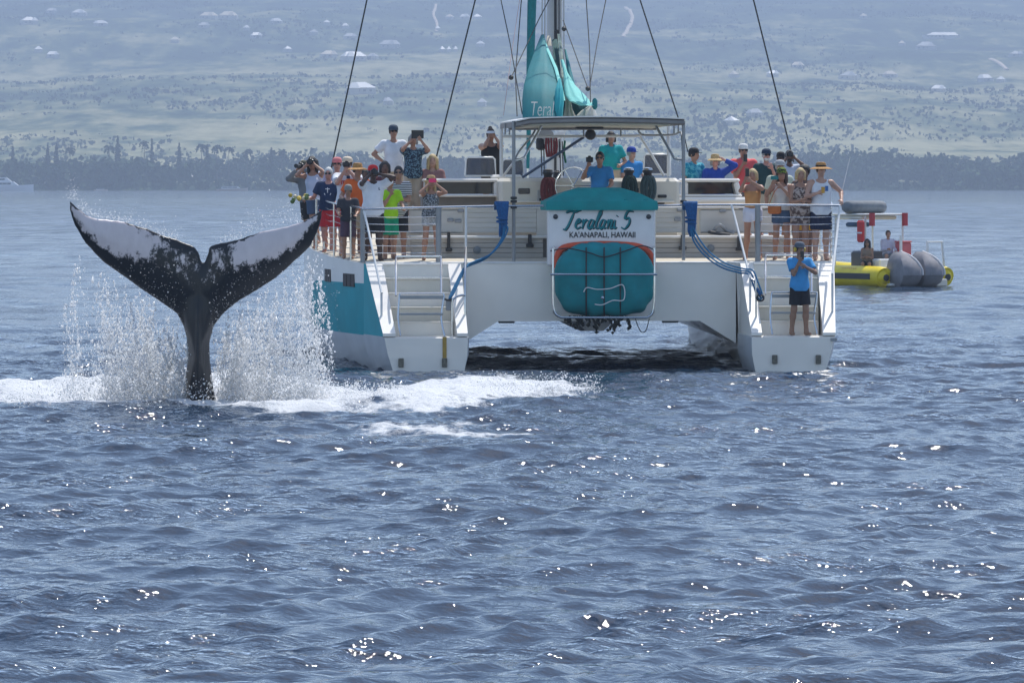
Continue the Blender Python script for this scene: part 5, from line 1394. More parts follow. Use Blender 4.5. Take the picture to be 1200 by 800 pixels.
p8 = put(419, 191, 4.3, None, 'person in an orange shirt and wide straw hat bent forward beside the rail', 15, skin='tan', hair=('brown', 'short'), top=('tee', orange_c, 0.88), bottom=('shorts', khaki_c, 0.9), arms=(((-0.34, -0.22, 1.10), (-0.4, 0.4, -0.8)), 'down'), hat=('sun_hat', tstraw, 0.21))
p7 = put(408, 217, 3.5, None, 'child in a grey cap and dark shirt peering over the rail below the lettered T-shirt', -5, skin='tan', hair=('brown', 'short'), top=('tee', cloth('charcoal', (0.035, 0.035, 0.045)), 0.9), bottom=('shorts', cloth('plum', (0.09, 0.05, 0.08)), 0.9), arms=('rail', 'rail'), hat=('cap', cloth('greycap', (0.24, 0.23, 0.21))))
p10 = put(427, 199, 6.2, None, 'dark haired person in a black top standing behind the red capped man', 0, skin='brown', hair=('black', 'short'), top=('tee', black_c, 0.9), bottom=('shorts', grey_c, 0.9), arms=('down', 'down'))
p9 = put(437, 193, 2.75, None, 'dark skinned man in a red cap, white T-shirt and black shorts raising a camera', 8, skin='dark', hair=('black', 'short'), top=('tee', paleblue_c if False else white_c, 0.82), bottom=('shorts', black_c, 0.95), arms=('camera', (((0.10, -0.16, 1.60), (1.0, -0.1, -0.2)))), hat=('cap', cloth('redcap', (0.62, 0.02, 0.02))), build=1.12, stance=0.5)
device(p9, 'camera', blk_plastic, 'black camera raised by the man in the red cap', 'camera', off=(0, -0.02, 0.0))
p17 = put(451, 190, 5.8, None, 'dark haired person standing behind the lime green shirt', 0, skin='brown', hair=('black', 'bob'), top=('tee', cloth('wine', (0.12, 0.03, 0.04)), 0.9), bottom=('shorts', black_c, 0.9), arms=('chest', 'down'))
p11 = put(457, 207, 3.4, None, 'boy in a lime green shirt and jade green shorts between adults', 12, skin='tan', hair=('black', 'short'), top=('tee', lime_c, 0.86), bottom=('shorts', green_c, 0.95), arms=('chest', 'rail'), build=0.92)
p12 = put(467, 196, 3.9, None, 'person in a black and white striped top, sunglasses and black shorts', -6, skin='tan', hair=('black', 'short'), top=('tee', print_cloth('zebra', (0.012, 0.012, 0.014), (0.72, 0.72, 0.72), 9, (0.45, 0.55), stripes='Z'), 0.8), bottom=('shorts', black_c, 0.95), arms=('down', 'clasp'), shades=True, build=0.95)
p16 = put(505, 206, 2.75, None, 'woman in a straw hat and grey playsuit holding a pink phone to her face', 6, skin='tan', hair=('blonde', 'long'), top=('tank', print_cloth('greyprint', (0.05, 0.055, 0.06), (0.30, 0.32, 0.34), 35), 0.9), bottom=('shorts', print_cloth('greyprint2', (0.30, 0.30, 0.30), (0.5, 0.5, 0.5), 35), 0.45), arms=('camera', 'camera'), fem=True, hat=('sun_hat', straw, 0.16, black_c), stance=0.6)
device(p16, 'phone', mat('hot_pink', (0.85, 0.03, 0.14), 0.4), 'bright pink phone held up by the woman in the grey playsuit', 'phone', off=(0, -0.05, 0.02))
# --- cabin roof, port
p13 = put(461, 146, 8.4, 2.89, 'tall man in a white T-shirt and dark cap, hand on his hip', 5, skin='tan', hair=('brown', 'short'), top=('tee', white_c, 0.85), bottom=('shorts', khaki_c, 0.95), arms=('hip', 'down'), hat=('cap', cloth('slatecap', (0.05, 0.07, 0.10))), shades=True, build=1.06)
p14 = put(484, 158, 7.7, 2.88, 'person in a navy patterned shirt and khaki trousers raising a black tablet', 4, skin='tan', hair=('grey', 'bob'), top=('tee', print_cloth('navyprint', (0.012, 0.025, 0.05), (0.12, 0.22, 0.28), 30), 0.80), bottom=('pants', khaki_c, 1.9), arms=('camera', ((0.14, -0.28, 1.62), (0.7, 0.2, -1))), build=1.1)
device(p14, 'tablet', blk_plastic, 'black tablet held high by the person in the navy patterned shirt', 'tablet', off=(0.03, -0.06, 0.07))
p15 = put(507, 182, 7.75, 3.15 - 0.83, 'long haired blonde woman sitting behind the port window roof', -4, skin='fair', hair=('blonde', 'long'), top=('tee', cloth('rosebrown', (0.28, 0.14, 0.13)), 0.9), bottom=('shorts', denim_c, 0.8), arms=('clasp', 'rail'), fem=True, sit=True)
p18 = put(575, 150, 7.75, 2.88, 'person in a dark tank top and white visor behind the smoked windscreen', 6, skin='tan', hair=('brown', 'bun'), top=('tank', black_c, 0.9), bottom=('shorts', black_c, 0.8), arms=('face', 'face'), hat=('visor', white_c), build=1.1)
# --- helm
MB().box((0.75, 5.02, 2.20), (1.6, 0.60, 0.36), bev=0.02).build('helm_step', cream, boat)
p20 = put(703, 179, 5.0, 2.39, 'sunglassed man in a bright blue shirt at the helm holding a black camera', -10, skin='tan', hair=('black', 'short'), top=('polo', blue_c, 0.9), bottom=('shorts', khaki_c, 0.9), arms=(((-0.22, -0.30, 1.48), (-0.5, 0.2, -1)), 'rail'), shades=True)
device(p20, 'camera', blk_plastic, 'black camera in the hand of the bright blue shirted man', 'camera', which=-1, off=(0, -0.03, 0.04))
p19 = put(716, 155, 7.55, 2.88, 'smiling woman in a teal shirt standing under the hard top', 6, skin='tan', hair=('black', 'bob'), top=('polo', tealshirt_c, 0.96), bottom=('shorts', khaki_c, 0.9), arms=('down', (((0.16, -0.22, 1.06), (0.7, 0.3, -0.8)))), fem=True, build=1.15)
p21 = put(740, 172, 7.7, 3.37 - 0.83, 'man in a royal blue cap and blue shirt sitting under the hard top', 18, skin='fair', hair=('grey', 'short'), top=('polo', blue_c, 0.9), bottom=('shorts', khaki_c, 0.9), arms=('rail', 'rail'), hat=('cap', royal_c), sit=True, head_yaw=0.2)
# --- starboard, raised side deck
RD = 2.465
p22 = put(813, 173, 7.6, RD, 'man in a black cap and turquoise shirt beside the hard top post', 35, skin='tan', hair=('black', 'short'), top=('polo', print_cloth('turqprint', (0.0, 0.22, 0.34), (0.10, 0.45, 0.52), 14), 0.86), bottom=('shorts', khaki_c, 0.95), arms=('down', 'rail'), hat=('cap', black_c), head_yaw=0.3)
p23 = put(838, 181, 7.3, RD, 'person in a straw hat and royal blue shirt touching the hat brim', 4, skin='pink', hair=('grey', 'bob'), top=('long', royal_c, 0.86), bottom=('shorts', khaki_c, 0.95), arms=('down', (((0.19, -0.06, 1.66), (1.0, -0.1, -0.3)))), hat=('sun_hat', straw, 0.18), shades=True, build=1.15)
p24 = put(871, 168, 8.0, RD, 'tall man in a coral polo shirt and white cap holding a phone', 4, skin='tan', hair=('brown', 'short'), top=('polo', coral_c, 0.84), bottom=('shorts', grey_c, 0.95), arms=('chest', 'hold_mid'), hat=('cap', cloth('whitecap', (0.62, 0.62, 0.60))), shades=True, build=1.12)
device(p24, 'phone_upright', blk_plastic, 'black phone held at the chest of the man in the coral shirt', 'phone', which=-1, off=(0, -0.02, 0.02))
p25 = put(898, 174, 7.55, RD, 'white bearded man in a dark green shirt and navy cap', 8, skin='pink', hair=('white', 'short'), top=('tee', dgreen_c, 0.85), bottom=('shorts', khaki_c, 0.95), arms=('down', 'chest'), hat=('cap', cloth('navycap', (0.012, 0.03, 0.065))), shades=True, beard='white', build=1.12)
p26 = put(925, 177, 8.2, RD, 'bearded man in a pale shirt holding a camera beside the white bearded man', 3, skin='brown', hair=('black', 'short'), top=('tee', paleblue_c, 0.86), bottom=('shorts', black_c, 0.95), arms=('camera', 'camera'), beard='black', build=1.06)
device(p26, 'camera', blk_plastic, 'black camera in front of the bearded man in the pale shirt', 'camera', off=(-0.02, -0.02, 0.02))
p27b = put(915, 178, 9.2, RD, 'person in a dark cap standing at the back between the navy cap and the camera', 0, skin='brown', hair=('black', 'short'), top=('tee', navy_c, 0.9), bottom=('shorts', black_c, 0.95), arms=('down', 'down'), hat=('cap', black_c), shades=True)
p27 = put(914, 187, 5.9, None, 'person in a grey cap and pale green shirt behind the white tank top', 0, skin='tan', hair=('grey', 'short'), top=('tee', cloth('sage', (0.48, 0.52, 0.42)), 0.9), bottom=('shorts', grey_c, 0.95), arms=('down', 'down'), hat=('cap', cloth('silvercap', (0.36, 0.37, 0.38))))
# --- starboard, at the aft rail
p29 = put(882, 199, 3.0, None, 'blonde woman in a tan strapless top and white shorts holding a phone up', -14, skin='tan', hair=('blonde', 'bob'), top=('tube', tanc, 1.02), bottom=('shorts', cloth('whiteshorts', (0.62, 0.63, 0.72)), 0.42), arms=(((-0.10, -0.36, 1.56), (-0.5, 0.1, -1)), ((0.02, -0.36, 1.52), (0.9, 0.0, -0.6))), fem=True, stance=0.9)
device(p29, 'phone_upright', blk_plastic, 'black phone held up by the woman in the tan strapless top', 'phone', off=(0, -0.03, 0.05))
p28 = put(916, 196, 2.9, None, 'woman in a black and green cap, white tank and denim shorts using a phone', -10, skin='tan', hair=('brown', 'long'), top=('tank', cloth('offwhite', (0.62, 0.56, 0.50)), 0.95), bottom=('shorts', denim_c, 0.5), arms=(((-0.17, -0.30, 1.45), (-0.6, 0.2, -1)), ((0.02, -0.32, 1.38), (0.7, 0.1, -1))), fem=True, hat=('cap', print_cloth('limeblackcap', (0.015, 0.016, 0.014), (0.20, 0.28, 0.02), 30)), stance=0.5)
device(p28, 'phone', mat('teal_case', (0.0, 0.16, 0.16), 0.4), 'teal cased phone held by the woman in the white tank', 'phone', which=-1, off=(0, -0.03, 0.04))
p31 = put(943, 195, 4.2, None, 'curly dark haired person standing behind the woman in the patterned playsuit', 0, skin='brown', hair=('black', 'puff'), top=('tee', cloth('umber', (0.10, 0.06, 0.045)), 0.9), bottom=('shorts', cloth('mustard', (0.45, 0.24, 0.02)), 0.95), arms=('down', 'down'))
p30 = put(938, 198, 2.65, None, 'blonde woman in a brown patterned playsuit clasping her hands at the rail', 4, skin='tan', hair=('blonde', 'bob'), top=('tank', print_cloth('brownprint', (0.10, 0.06, 0.05), (0.42, 0.33, 0.28), 16), 0.9), bottom=('shorts', print_cloth('brownprint', (0.10, 0.06, 0.05), (0.42, 0.33, 0.28), 16), 0.55), arms=('clasp', 'clasp'), fem=True, build=1.05)
p32 = put(962, 190, 2.6, None, 'man in a wide brown straw hat, white tank top and navy shorts', 2, skin='fair', hair=('brown', 'short'), top=('tank', white_c, 0.82), bottom=('shorts', cloth('navyshorts', (0.012, 0.018, 0.05)), 0.85), arms=(((-0.10, -0.26, 1.22), (-0.8, 0.3, -0.8)), ((0.36, -0.10, 1.10), (0.8, 0.5, -0.6))), hat=('sun_hat', tstraw, 0.22, black_c), build=1.06)
# --- crew member on the swim platform
p33 = put(937, 283, 0.30, 0.653, 'crew man in a blue shirt and black shorts barefoot on the swim platform', 14, skin='olive', hair=('black', 'short'), top=('tee', mat('cloth_skyshirt', (0.05, 0.30, 0.62), 0.85, var=0.12, bump=0.45, bscale=10), 0.84), bottom=('shorts', cloth('crewblack', (0.012, 0.013, 0.018)), 0.80), arms=(((-0.10, -0.24, 1.40), (-0.4, 0.5, -0.9)), (((0.02, -0.26, 1.30), (0.9, 0.1, -0.6)))), hat=('cap', cloth('greyblue_cap', (0.09, 0.11, 0.14))), stance=0.45, h=0.0125)
device(p33, 'phone_upright', blk_plastic, 'black phone held at the chest of the crew man on the platform', 'phone', which=-1, off=(0.01, -0.02, 0.0))
m = MB()
for sg in (-1, 1):
    m.lathe([(0.03, -0.022), (0.044, -0.012), (0.044, 0.012), (0.03, 0.022)], Vector((0.092 * sg, -0.005, 1.628)) * p33['s'], 12, M=Matrix.Rotation(R(90), 3, 'Y'))
m.build('ear_defenders', mat('yellow_plastic', (0.62, 0.42, 0.02), 0.4), p33['root'], smooth=True)
# prints on shirts, bags and drinks
def print_on(P, txt, z, size, width, material, y=-0.135, name='shirt_print', x=0.0):
    o = text_mesh(txt, size, x * P['s'], z * P['s'], y * P['s'], P['root'], material, bold=0.004, width=width, name=name); return o
print_on(p5, 'TEXAS', 1.30, 0.10, 0.26, mat('red_print', (0.45, 0.03, 0.04), 0.8), y=-0.155)
MB().box(Vector((0.03, -0.150, 1.40)) * p5['s'], (0.07, 0.008, 0.06), bev=0.002).build('shirt_badge', navy_c, p5['root'])
m = MB(); s_ = p3['s']
m.box(Vector((0, -0.158, 1.27)) * s_, (0.016, 0.006, 0.17)).box(Vector((0, -0.157, 1.33)) * s_, (0.09, 0.006, 0.016))
m.tube(spline([Vector((-0.07, -0.157, 1.24)) * s_, Vector((-0.045, -0.157, 1.195)) * s_, Vector((0, -0.157, 1.18)) * s_, Vector((0.045, -0.157, 1.195)) * s_, Vector((0.07, -0.157, 1.24)) * s_], 4), 0.008, 5)
m.build('anchor_print', white_c, p3['root'])
MB().box(Vector((0.08, -0.150, 1.30)) * p32['s'], (0.06, 0.006, 0.10), bev=0.002).build('shirt_print', mat('blue_print', (0.06, 0.16, 0.40), 0.8), p32['root'])
print_on(p9, 'L', 1.33, 0.06, 0.03, navy_c, y=-0.16, x=0.09, name='shirt_badge')
c = p32['hd'][-1]; o = empty('drink_cup', c + Vector((0, -0.03, 0.02))); tag(o, 'yellow drink cup held by the man in the white tank top', 'cup')
MB().lathe([(0.03, -0.06), (0.04, 0.06), (0.036, 0.06), (0.028, -0.05)], (0, 0, 0), 12).build('cup', mat('amber_cup', (0.55, 0.30, 0.04), 0.3), o, smooth=True)
w = p28['M'] @ Vector((-0.13, -0.17, 0.98)); o = empty('shoulder_bag', w); tag(o, 'orange shoulder bag at the hip of the woman in the white tank', 'bag')
MB().box((0, 0, 0), (0.26, 0.09, 0.18), bev=0.03).build('pouch', mat('orange_leather', (0.48, 0.13, 0.02), 0.6, var=0.2), o)
MB().tube(spline([(-0.11, 0, 0.08), (0.0, -0.05, 0.35), (0.12, 0.0, 0.46)], 5), 0.008, 5).build('bag_strap', mat('orange_leather', (0.48, 0.13, 0.02), 0.6), o)
wpt = p3['hd'][-1] + Vector((-0.10, -0.05, 0.02))
o = empty('flower_bunch', wpt); tag(o, 'yellow and green flower bunch held out past the rail by the white haired man', 'flowers')
g = random.Random(4)
for k in range(11):
    cc = Vector((g.uniform(-0.17, 0.22), g.uniform(-0.08, 0.08), g.uniform(-0.09, 0.09)))
    MB().lathe([(0.006, -0.05), (0.05, 0.0), (0.035, 0.035), (0.006, 0.05)], cc, 7, M=Matrix.Rotation(g.uniform(0, 3), 3, 'X')).build('flower' if k % 3 else 'leaf', mat('yellow_petal', (0.60, 0.42, 0.05), 0.7) if k % 3 == 1 else mat('green_leaf', (0.10, 0.16, 0.04), 0.7) if k % 3 == 0 else mat('cream_petal', (0.62, 0.55, 0.38), 0.7), o, smooth=True)
# ------------------------------------------------------------------ things carried on the catamaran
def world_root(name, p, label, cat):
    o = empty(name, boat_to_world(p), YAW); tag(o, label, cat); return o
def rel(o_p, p): return Vector(p) - Vector(o_p)
# life raft in its cradle
rc = L(708, 327, 1.45); raft = world_root('life_raft', rc, 'bulky teal canvas covered life raft lashed in the stern cradle', 'life raft')
g = np.random.default_rng(3)
nu, nv = 56, 36; V = []
for j in range(nv + 1):
    ph = -math.pi / 2 + math.pi * j / nv
    for i in range(nu):
        th = 2 * math.pi * i / nu
        sp = lambda a, e: math.copysign(abs(a) ** e, a)
        x = sp(math.cos(ph), 0.62) * sp(math.cos(th), 0.50); y = sp(math.cos(ph), 0.62) * sp(math.sin(th), 0.62); z = sp(math.sin(ph), 0.62)
        if z > 0: x *= 1 - 0.16 * z ** 2
        cr = 0.014 * math.sin(7 * x + 4.0 * z) * (1 - 0.5 * abs(z)) + 0.016 * math.sin(19 * x * (1 + 0.4 * z) + 2 * z) * max(0, 0.5 - z) + 0.055 * (float(fbm(np.array([x * 2 + 5]), np.array([z * 2.2 + y]), 4, 4)[0]) - 0.5)
        for sx in (-0.36, 0.0, 0.36): cr -= 0.030 * math.exp(-((x - sx) / 0.05) ** 2)
        k = 1 + cr
        V.append((x * 0.945 * k, y * 0.40 * (1 + 2.2 * cr), z * 0.715 * k))
F = [(j * nu + i, j * nu + (i + 1) % nu, (j + 1) * nu + (i + 1) % nu, (j + 1) * nu + i) for j in range(nv) for i in range(nu)]
mesh_np('raft_cover', V, np.array(F), tealsh, raft)
def strap(pts, r_, m_, nm): MB().tube(spline([rel(rc, L(*p)) for p in pts], 6), r_, 6).build(nm, m_, raft, smooth=True)
for px in (687, 708, 727):
    strap([(px, 290, 1.12), (px, 305, 1.04), (px, 330, 1.03), (px, 355, 1.05), (px, 370, 1.25)], 0.014, dark, 'lashing')
strap([(645, 294, 1.1), (665, 291, 1.12), (690, 296, 1.06), (708, 301, 1.03), (730, 295, 1.06), (752, 288, 1.12), (767, 293, 1.1)], 0.013, dark, 'lashing')
strap([(684, 342, 1.01), (688, 337, 1.0), (700, 339, 1.0), (715, 338, 1.0), (730, 334, 1.0), (731, 351, 1.0), (718, 352, 1.0), (706, 357, 1.0), (697, 356.5, 1.0)], 0.010, mat('white_cord', (0.72, 0.72, 0.70), 0.8), 'white_cord')
p = L(706, 349, 0.98); MB().lathe([(0.02, -0.03), (0.04, 0), (0.02, 0.03)], rel(rc, p), 8).build('buckle', steel, raft)
orf = L(705, 300, 1.5); fl = world_root('orange_float', orf, 'orange inflatable float wedged behind the teal raft cover', 'float')
m = MB(); m.tube(spline([rel(orf, L(*q)) for q in ((652, 314, 1.55), (654, 298, 1.55), (663, 289.5, 1.55), (690, 286.5, 1.55), (722, 286.5, 1.55), (750, 289.5, 1.55), (763, 300, 1.55), (765, 315, 1.55))], 5), 0.062, 10)
m.build('float_tube', orange, fl, smooth=True)
# weed hanging from the cradle
wc_ = L(702, 374, 1.1); weed = world_root('seaweed', wc_, 'dark seaweed hanging in clumps below the raft cradle', 'seaweed')
g2 = random.Random(9); m = MB()
for (px, ln) in ((668, 8), (677, 13), (683, 10), (690, 12), (697, 18), (707, 8), (714, 17), (719, 19), (726, 12), (733, 16), (672, 6), (700, 10), (729, 10)):
    a = rel(wc_, L(px, 370, 1.05)); x, z = 0, 0; pts = [a]
    for k in range(5): x += g2.uniform(-0.035, 0.045); z -= ln / 61.5 / 5; pts.append(a + Vector((x, g2.uniform(-0.03, 0.03), z)))
    m.tube(pts, [0.012, 0.022, 0.03, 0.026, 0.035, 0.012], 5)
    for q in pts[1:]: m.lathe([(0.004, -0.035), (g2.uniform(0.02, 0.05), 0), (0.004, 0.03)], q + Vector((g2.uniform(-0.05, 0.05), 0, g2.uniform(-0.02, 0.02))), 6)
m.build('weed', mat('dark_weed', (0.018, 0.020, 0.016), 0.8, var=0.4, vscale=20), weed)
tubeL('drip_line', [(744, 372, 1.05), (748, 383, 1.05), (752, 389, 1.05), (757, 387, 1.05), (761, 373, 1.05)], 0.009, dark, boat, 5)

# blue mooring ropes hung over the rail
def rope(cx, cy, run, label, seed):
    p0 = L(cx, cy, 1.9); o = world_root('mooring_rope', p0, label, 'rope'); g = random.Random(seed)
    m = MB()
    for k in range(9):                                     # hank doubled over the rail
        a = -0.12 + 0.03 * k; ln = g.uniform(0.30, 0.52)
        pts = [(a, 0.10, -0.05), (a, 0.08, 0.06), (a, 0.0, 0.10), (a * 0.9, -0.07, 0.05), (a * 0.55 + 0.02, -0.07, -ln * 0.5), (a * 0.45 + 0.01, -0.06, -ln), (a * 0.2, -0.04, -ln - 0.03), (a * 0.3 + 0.03, -0.02, -ln * 0.6)]
        m.tube(spline([Vector(q) for q in pts], 4), 0.022, 6)
    m.tube([(0.0 + 0.10 * math.cos(t), -0.06 + 0.05 * math.sin(t), -0.16 - 0.012 * t) for t in np.linspace(0, 12.5, 30)], 0.02, 6)
    m.build('hank', ropeb, o, smooth=True)
    for dx, dy in ((0, 0), (3, -2.2), (-2, 2.5)):
        pts = [rel(p0, L(px + dx * f, py + dy * f, v)) for (px, py, v), f in zip(run, np.concatenate([[0.2], np.ones(len(run) - 2), [0.3]]))]
        MB().tube(spline(pts, 6), 0.017, 6).build('rope_fall', mat('bright_blue_rope', (0.015, 0.15, 0.30), 0.8, var=0.25, vscale=40, bump=0.5, bscale=90), o, smooth=True)
rope(588, 243, [(589, 262, 1.85), (592, 270, 1.8), (586, 284, 1.7), (572, 300, 1.5), (552, 309, 1.2), (545, 313, 0.95), (536, 330, 0.7), (529, 345, 0.5), (527, 350, 0.45)], 'blue mooring rope hank on the port rail running down to the port ladder', 2)
rope(809, 243, [(809, 262, 1.85), (815, 280, 1.75), (829, 298, 1.5), (848, 311, 1.1), (868, 317, 0.8), (879, 319, 0.66), (885, 332, 0.52), (890, 346, 0.42), (893, 350, 0.4)], 'blue mooring rope hank on the starboard rail running down to the starboard steps', 5)
p0 = L(891, 349, 0.38); sh_ = world_root('rope_shackle', p0, 'black shackle and rope end hanging by the starboard grab rail', 'shackle')
MB().tube([(0.07 * math.cos(t), 0, 0.06 * math.sin(t)) for t in np.linspace(0, 6.28, 14)], 0.018, 6, cap=False).build('ring', dark, sh_, smooth=True)
MB().tube([(0.0, 0, 0.06), (-0.06, 0, 0.18)], 0.03, 6).build('splice', ropeb, sh_, smooth=True)
p0 = L(526, 351, 0.45); sh_ = world_root('rope_cleat', p0, 'dark cleat holding the blue rope beside the port ladder', 'cleat')
MB().tube(spline([(-0.09, 0, 0.02), (-0.04, 0, -0.005), (0.04, 0, -0.005), (0.09, 0, 0.02)], 4), 0.022, 6).build('horn', dark, sh_, smooth=True)
MB().box((0.0, 0.04, -0.11), (0.11, 0.05, 0.20), bev=0.015).build('base', mat('grey_plate', (0.3, 0.31, 0.32), 0.5), sh_)

# ------------------------------------------------------------------ whale tail
def whale():
    pts = [(84, 234), (92.7, 242.7), (105, 252), (122.5, 256.7), (147, 259), (168, 266), (190.7, 275.3), (210, 281), (227.5, 288), (233.8, 295), (236, 305), (239, 308), (243, 299), (245.7, 288), (259, 284), (280, 280), (304.5, 271.4), (332.5, 265.5), (357, 259), (379.7, 244),
           (376.5, 262), (372.7, 272.5), (364, 290), (344.7, 307.5), (325.5, 325), (301, 340.7), (280, 353), (262.5, 367), (250.5, 382.7), (245.5, 402), (246.7, 426.5), (250, 451), (255, 475), (262, 520), (204, 520), (211.5, 471), (216, 447.5), (219.8, 416), (218.2, 396), (215, 383), (206.5, 367), (189, 354.7), (168, 340.7), (147, 325), (122.5, 307.5), (101.5, 284.7), (89, 262), (84, 245)]
    S = WHALE_Y / FPX
    X0 = 233.0
    poly = [((a - X0) * S, CAMZ - (b - HORY) * S) for a, b in pts]
    # small nicks on the trailing edge
    g = np.random.default_rng(12); pl = []
    for i in range(len(poly)):
        a, b = np.array(poly[i]), np.array(poly[(i + 1) % len(poly)]); pl.append(tuple(a))
        if i < 19 and not 8 <= i <= 13:
            for t in (0.25, 0.5, 0.75): q = a + (b - a) * t; pl.append((q[0], q[1] + g.normal(0, 0.008)))
    h = 0.021
    xs = np.arange(-2.25, 2.25, h); zs = np.arange(-0.75, 3.45, h); ys = np.arange(-0.62, 0.42, h)
    GX, GZ = np.meshgrid(xs, zs, indexing='ij'); d2 = pip_dist(GX, GZ, pl)
    zt = CAMZ - (383 - HORY) * S                                   # where the stock meets the flukes
    # fluke: thin blade; stock: deep oval
    dep = np.clip(d2, 0, None); blade = 0.016 + 0.115 * (1 - np.exp(-dep / 0.22))
    lat = np.abs(GX - 0.0)
    half = np.interp(zs, sorted([CAMZ - (b - HORY) * S for b in (520, 475, 426, 402, 385, 340, 300)]), [0.12, 0.19, 0.21, 0.20, 0.215, 0.30, 0.42])[None, :] * np.ones_like(GX)
    fade = np.clip((zt + 1.0 - GZ) / 1.5, 0, 1); stock = 1.6 * half * np.sqrt(np.clip(1 - (lat / (half * 1.02)) ** 2, 0, 1)) * fade * fade * (3 - 2 * fade)
    ridge = 0.07 * np.exp(-(lat / 0.035) ** 2) * np.clip((zt + 0.6 - GZ) / 0.4, 0, 1)
    t = np.maximum(blade, np.minimum(stock, dep * 3 + 0.02))
    t2 = (blade ** 3 + t ** 3) ** (1 / 3) * 0.94 + ridge
    t = np.where(d2 > 0, np.minimum(t2, dep * 2.2 + 0.012 + ridge), d2)
    yc = -0.30 * (np.abs(GX) / 2.0) ** 1.7 - 0.06 * np.sin(GX * 2.2) * np.clip(GZ - zt, 0, 1) - 0.10 * np.clip(GZ - zt, 0, None) + 0.03
    F_ = Field((xs[0], ys[0], zs[0]), (xs[-1], ys[-1], zs[-1]), h)
    F_.ax = [xs, ys, zs]
    D = np.abs(ys[None, :, None] - yc[:, None, :]) - t[:, None, :]
    D = np.where(d2[:, None, :] > 0, D * 0.7, np.maximum(D, -d2[:, None, :]))
    F_.D = D.astype(np.float32)
    V, Q = F_.mesh()
    # smooth a little
    for it in range(9):
        acc = np.zeros_like(V); c = np.zeros(len(V))
        for a, b in ((0, 1), (1, 2), (2, 3), (3, 0)):
            np.add.at(acc, Q[:, a], V[Q[:, b]]); np.add.at(c, Q[:, a], 1); np.add.at(acc, Q[:, b], V[Q[:, a]]); np.add.at(c, Q[:, b], 1)
        V = V * 0.55 + 0.45 * acc / np.maximum(c, 1)[:, None]
    # white mottled patches towards the tips, black centre and edges
    x, z = V[:, 0], V[:, 2]; ed = pip_dist(x, z, pl)
    ctr = np.clip((np.abs(x) - 0.45 - 0.12 * (x < 0)) / 0.75, 0, 1)
    lead = np.array([((a - X0) * S, CAMZ - (b - HORY) * S) for a, b in pts[19:28] + pts[40:]])
    dl = np.full(len(V), 9.0)
    for a in lead: dl = np.minimum(dl, np.hypot(x - a[0], z - a[1]))
    hgt = np.clip((z - (1.75 + 0.62 * (np.abs(x) - 0.3))) / 0.35, -1, 1)
    w = ctr * 1.15 + 0.75 * hgt - 0.42
    w = w - 0.9 * np.exp(-(np.clip(ed, 0, None) / 0.035) ** 2) - 0.75 * np.exp(-(dl / 0.26) ** 2) - 1.0 * np.clip((zt + 0.15 - z) / 0.3, 0, 1)
    w[V[:, 1] > np.interp(np.abs(x), [0, 2.2], [0.0, -0.3]) + 0.02] -= 2.0
    m = bpy.data.materials.new('whale_skin'); m.use_nodes = True
    nt = m.node_tree; n = nt.nodes; l = nt.links; b = n['Principled BSDF']; b.inputs['Roughness'].default_value = 0.30; b.inputs['Specular IOR Level'].default_value = 0.35
    tc = n.new('ShaderNodeTexCoord')
    def nz(sc, det, rough, st=(1, 1, 1)):
        mp = n.new('ShaderNodeMapping'); mp.inputs['Scale'].default_value = st; l.new(tc.outputs['Object'], mp.inputs[0])
        q = n.new('ShaderNodeTexNoise'); q.inputs['Scale'].default_value = sc; q.inputs['Detail'].default_value = det; q.inputs['Roughness'].default_value = rough; l.new(mp.outputs[0], q.inputs['Vector']); return q
    at_ = n.new('ShaderNodeAttribute'); at_.attribute_name = 'pale'
    n1 = nz(5.5, 12, 0.80, (1.0, 1.0, 0.75)); ma = n.new('ShaderNodeMath'); ma.operation = 'MULTIPLY_ADD'; ma.inputs[1].default_value = 3.0; ma.inputs[2].default_value = -1.5
    l.new(n1.outputs[0], ma.inputs[0]); ad = n.new('ShaderNodeMath'); ad.operation = 'ADD'; l.new(ma.outputs[0], ad.inputs[0]); l.new(at_.outputs['Fac'], ad.inputs[1])
    mr = n.new('ShaderNodeMapRange'); mr.inputs[1].default_value = 0.36; mr.inputs[2].default_value = 0.56; l.new(ad.outputs[0], mr.inputs[0])
    n2 = nz(60, 4, 0.6, (1, 1, 0.25)); mr2 = n.new('ShaderNodeMapRange'); mr2.inputs[1].default_value = 0.70; mr2.inputs[2].default_value = 0.76; mr2.inputs[4].default_value = 0.5; l.new(n2.outputs[0], mr2.inputs[0])
    mxm = n.new('ShaderNodeMath'); mxm.operation = 'MAXIMUM'; l.new(mr.outputs[0], mxm.inputs[0]); l.new(mr2.outputs[0], mxm.inputs[1])
    n3 = nz(7, 6, 0.6, (1, 1, 0.6)); cr = n.new('ShaderNodeMix'); cr.data_type = 'RGBA'; cr.inputs[6].default_value = (0.56, 0.49, 0.49, 1); cr.inputs[7].default_value = (0.74, 0.67, 0.67, 1); l.new(n3.outputs[0], cr.inputs[0])
    mx = n.new('ShaderNodeMix'); mx.data_type = 'RGBA'; mx.inputs[6].default_value = (0.012, 0.014, 0.018, 1); l.new(cr.outputs[2], mx.inputs[7]); l.new(mxm.outputs[0], mx.inputs[0]); l.new(mx.outputs[2], b.inputs['Base Color'])
    bp = n.new('ShaderNodeBump'); bp.inputs['Strength'].default_value = 0.35; bp.inputs['Distance'].default_value = 0.02; n4 = nz(16, 6, 0.65, (1.6, 1, 0.35)); l.new(n4.outputs[0], bp.inputs['Height']); l.new(bp.outputs[0], b.inputs['Normal'])
    o = mesh_np('humpback_whale', V, Q, m)
    o.location = ((X0 - 600) * S, WHALE_Y, 0)
    a_ = o.data.attributes.new('pale', 'FLOAT', 'POINT'); a_.data.foreach_set('value', w.astype(np.float32))
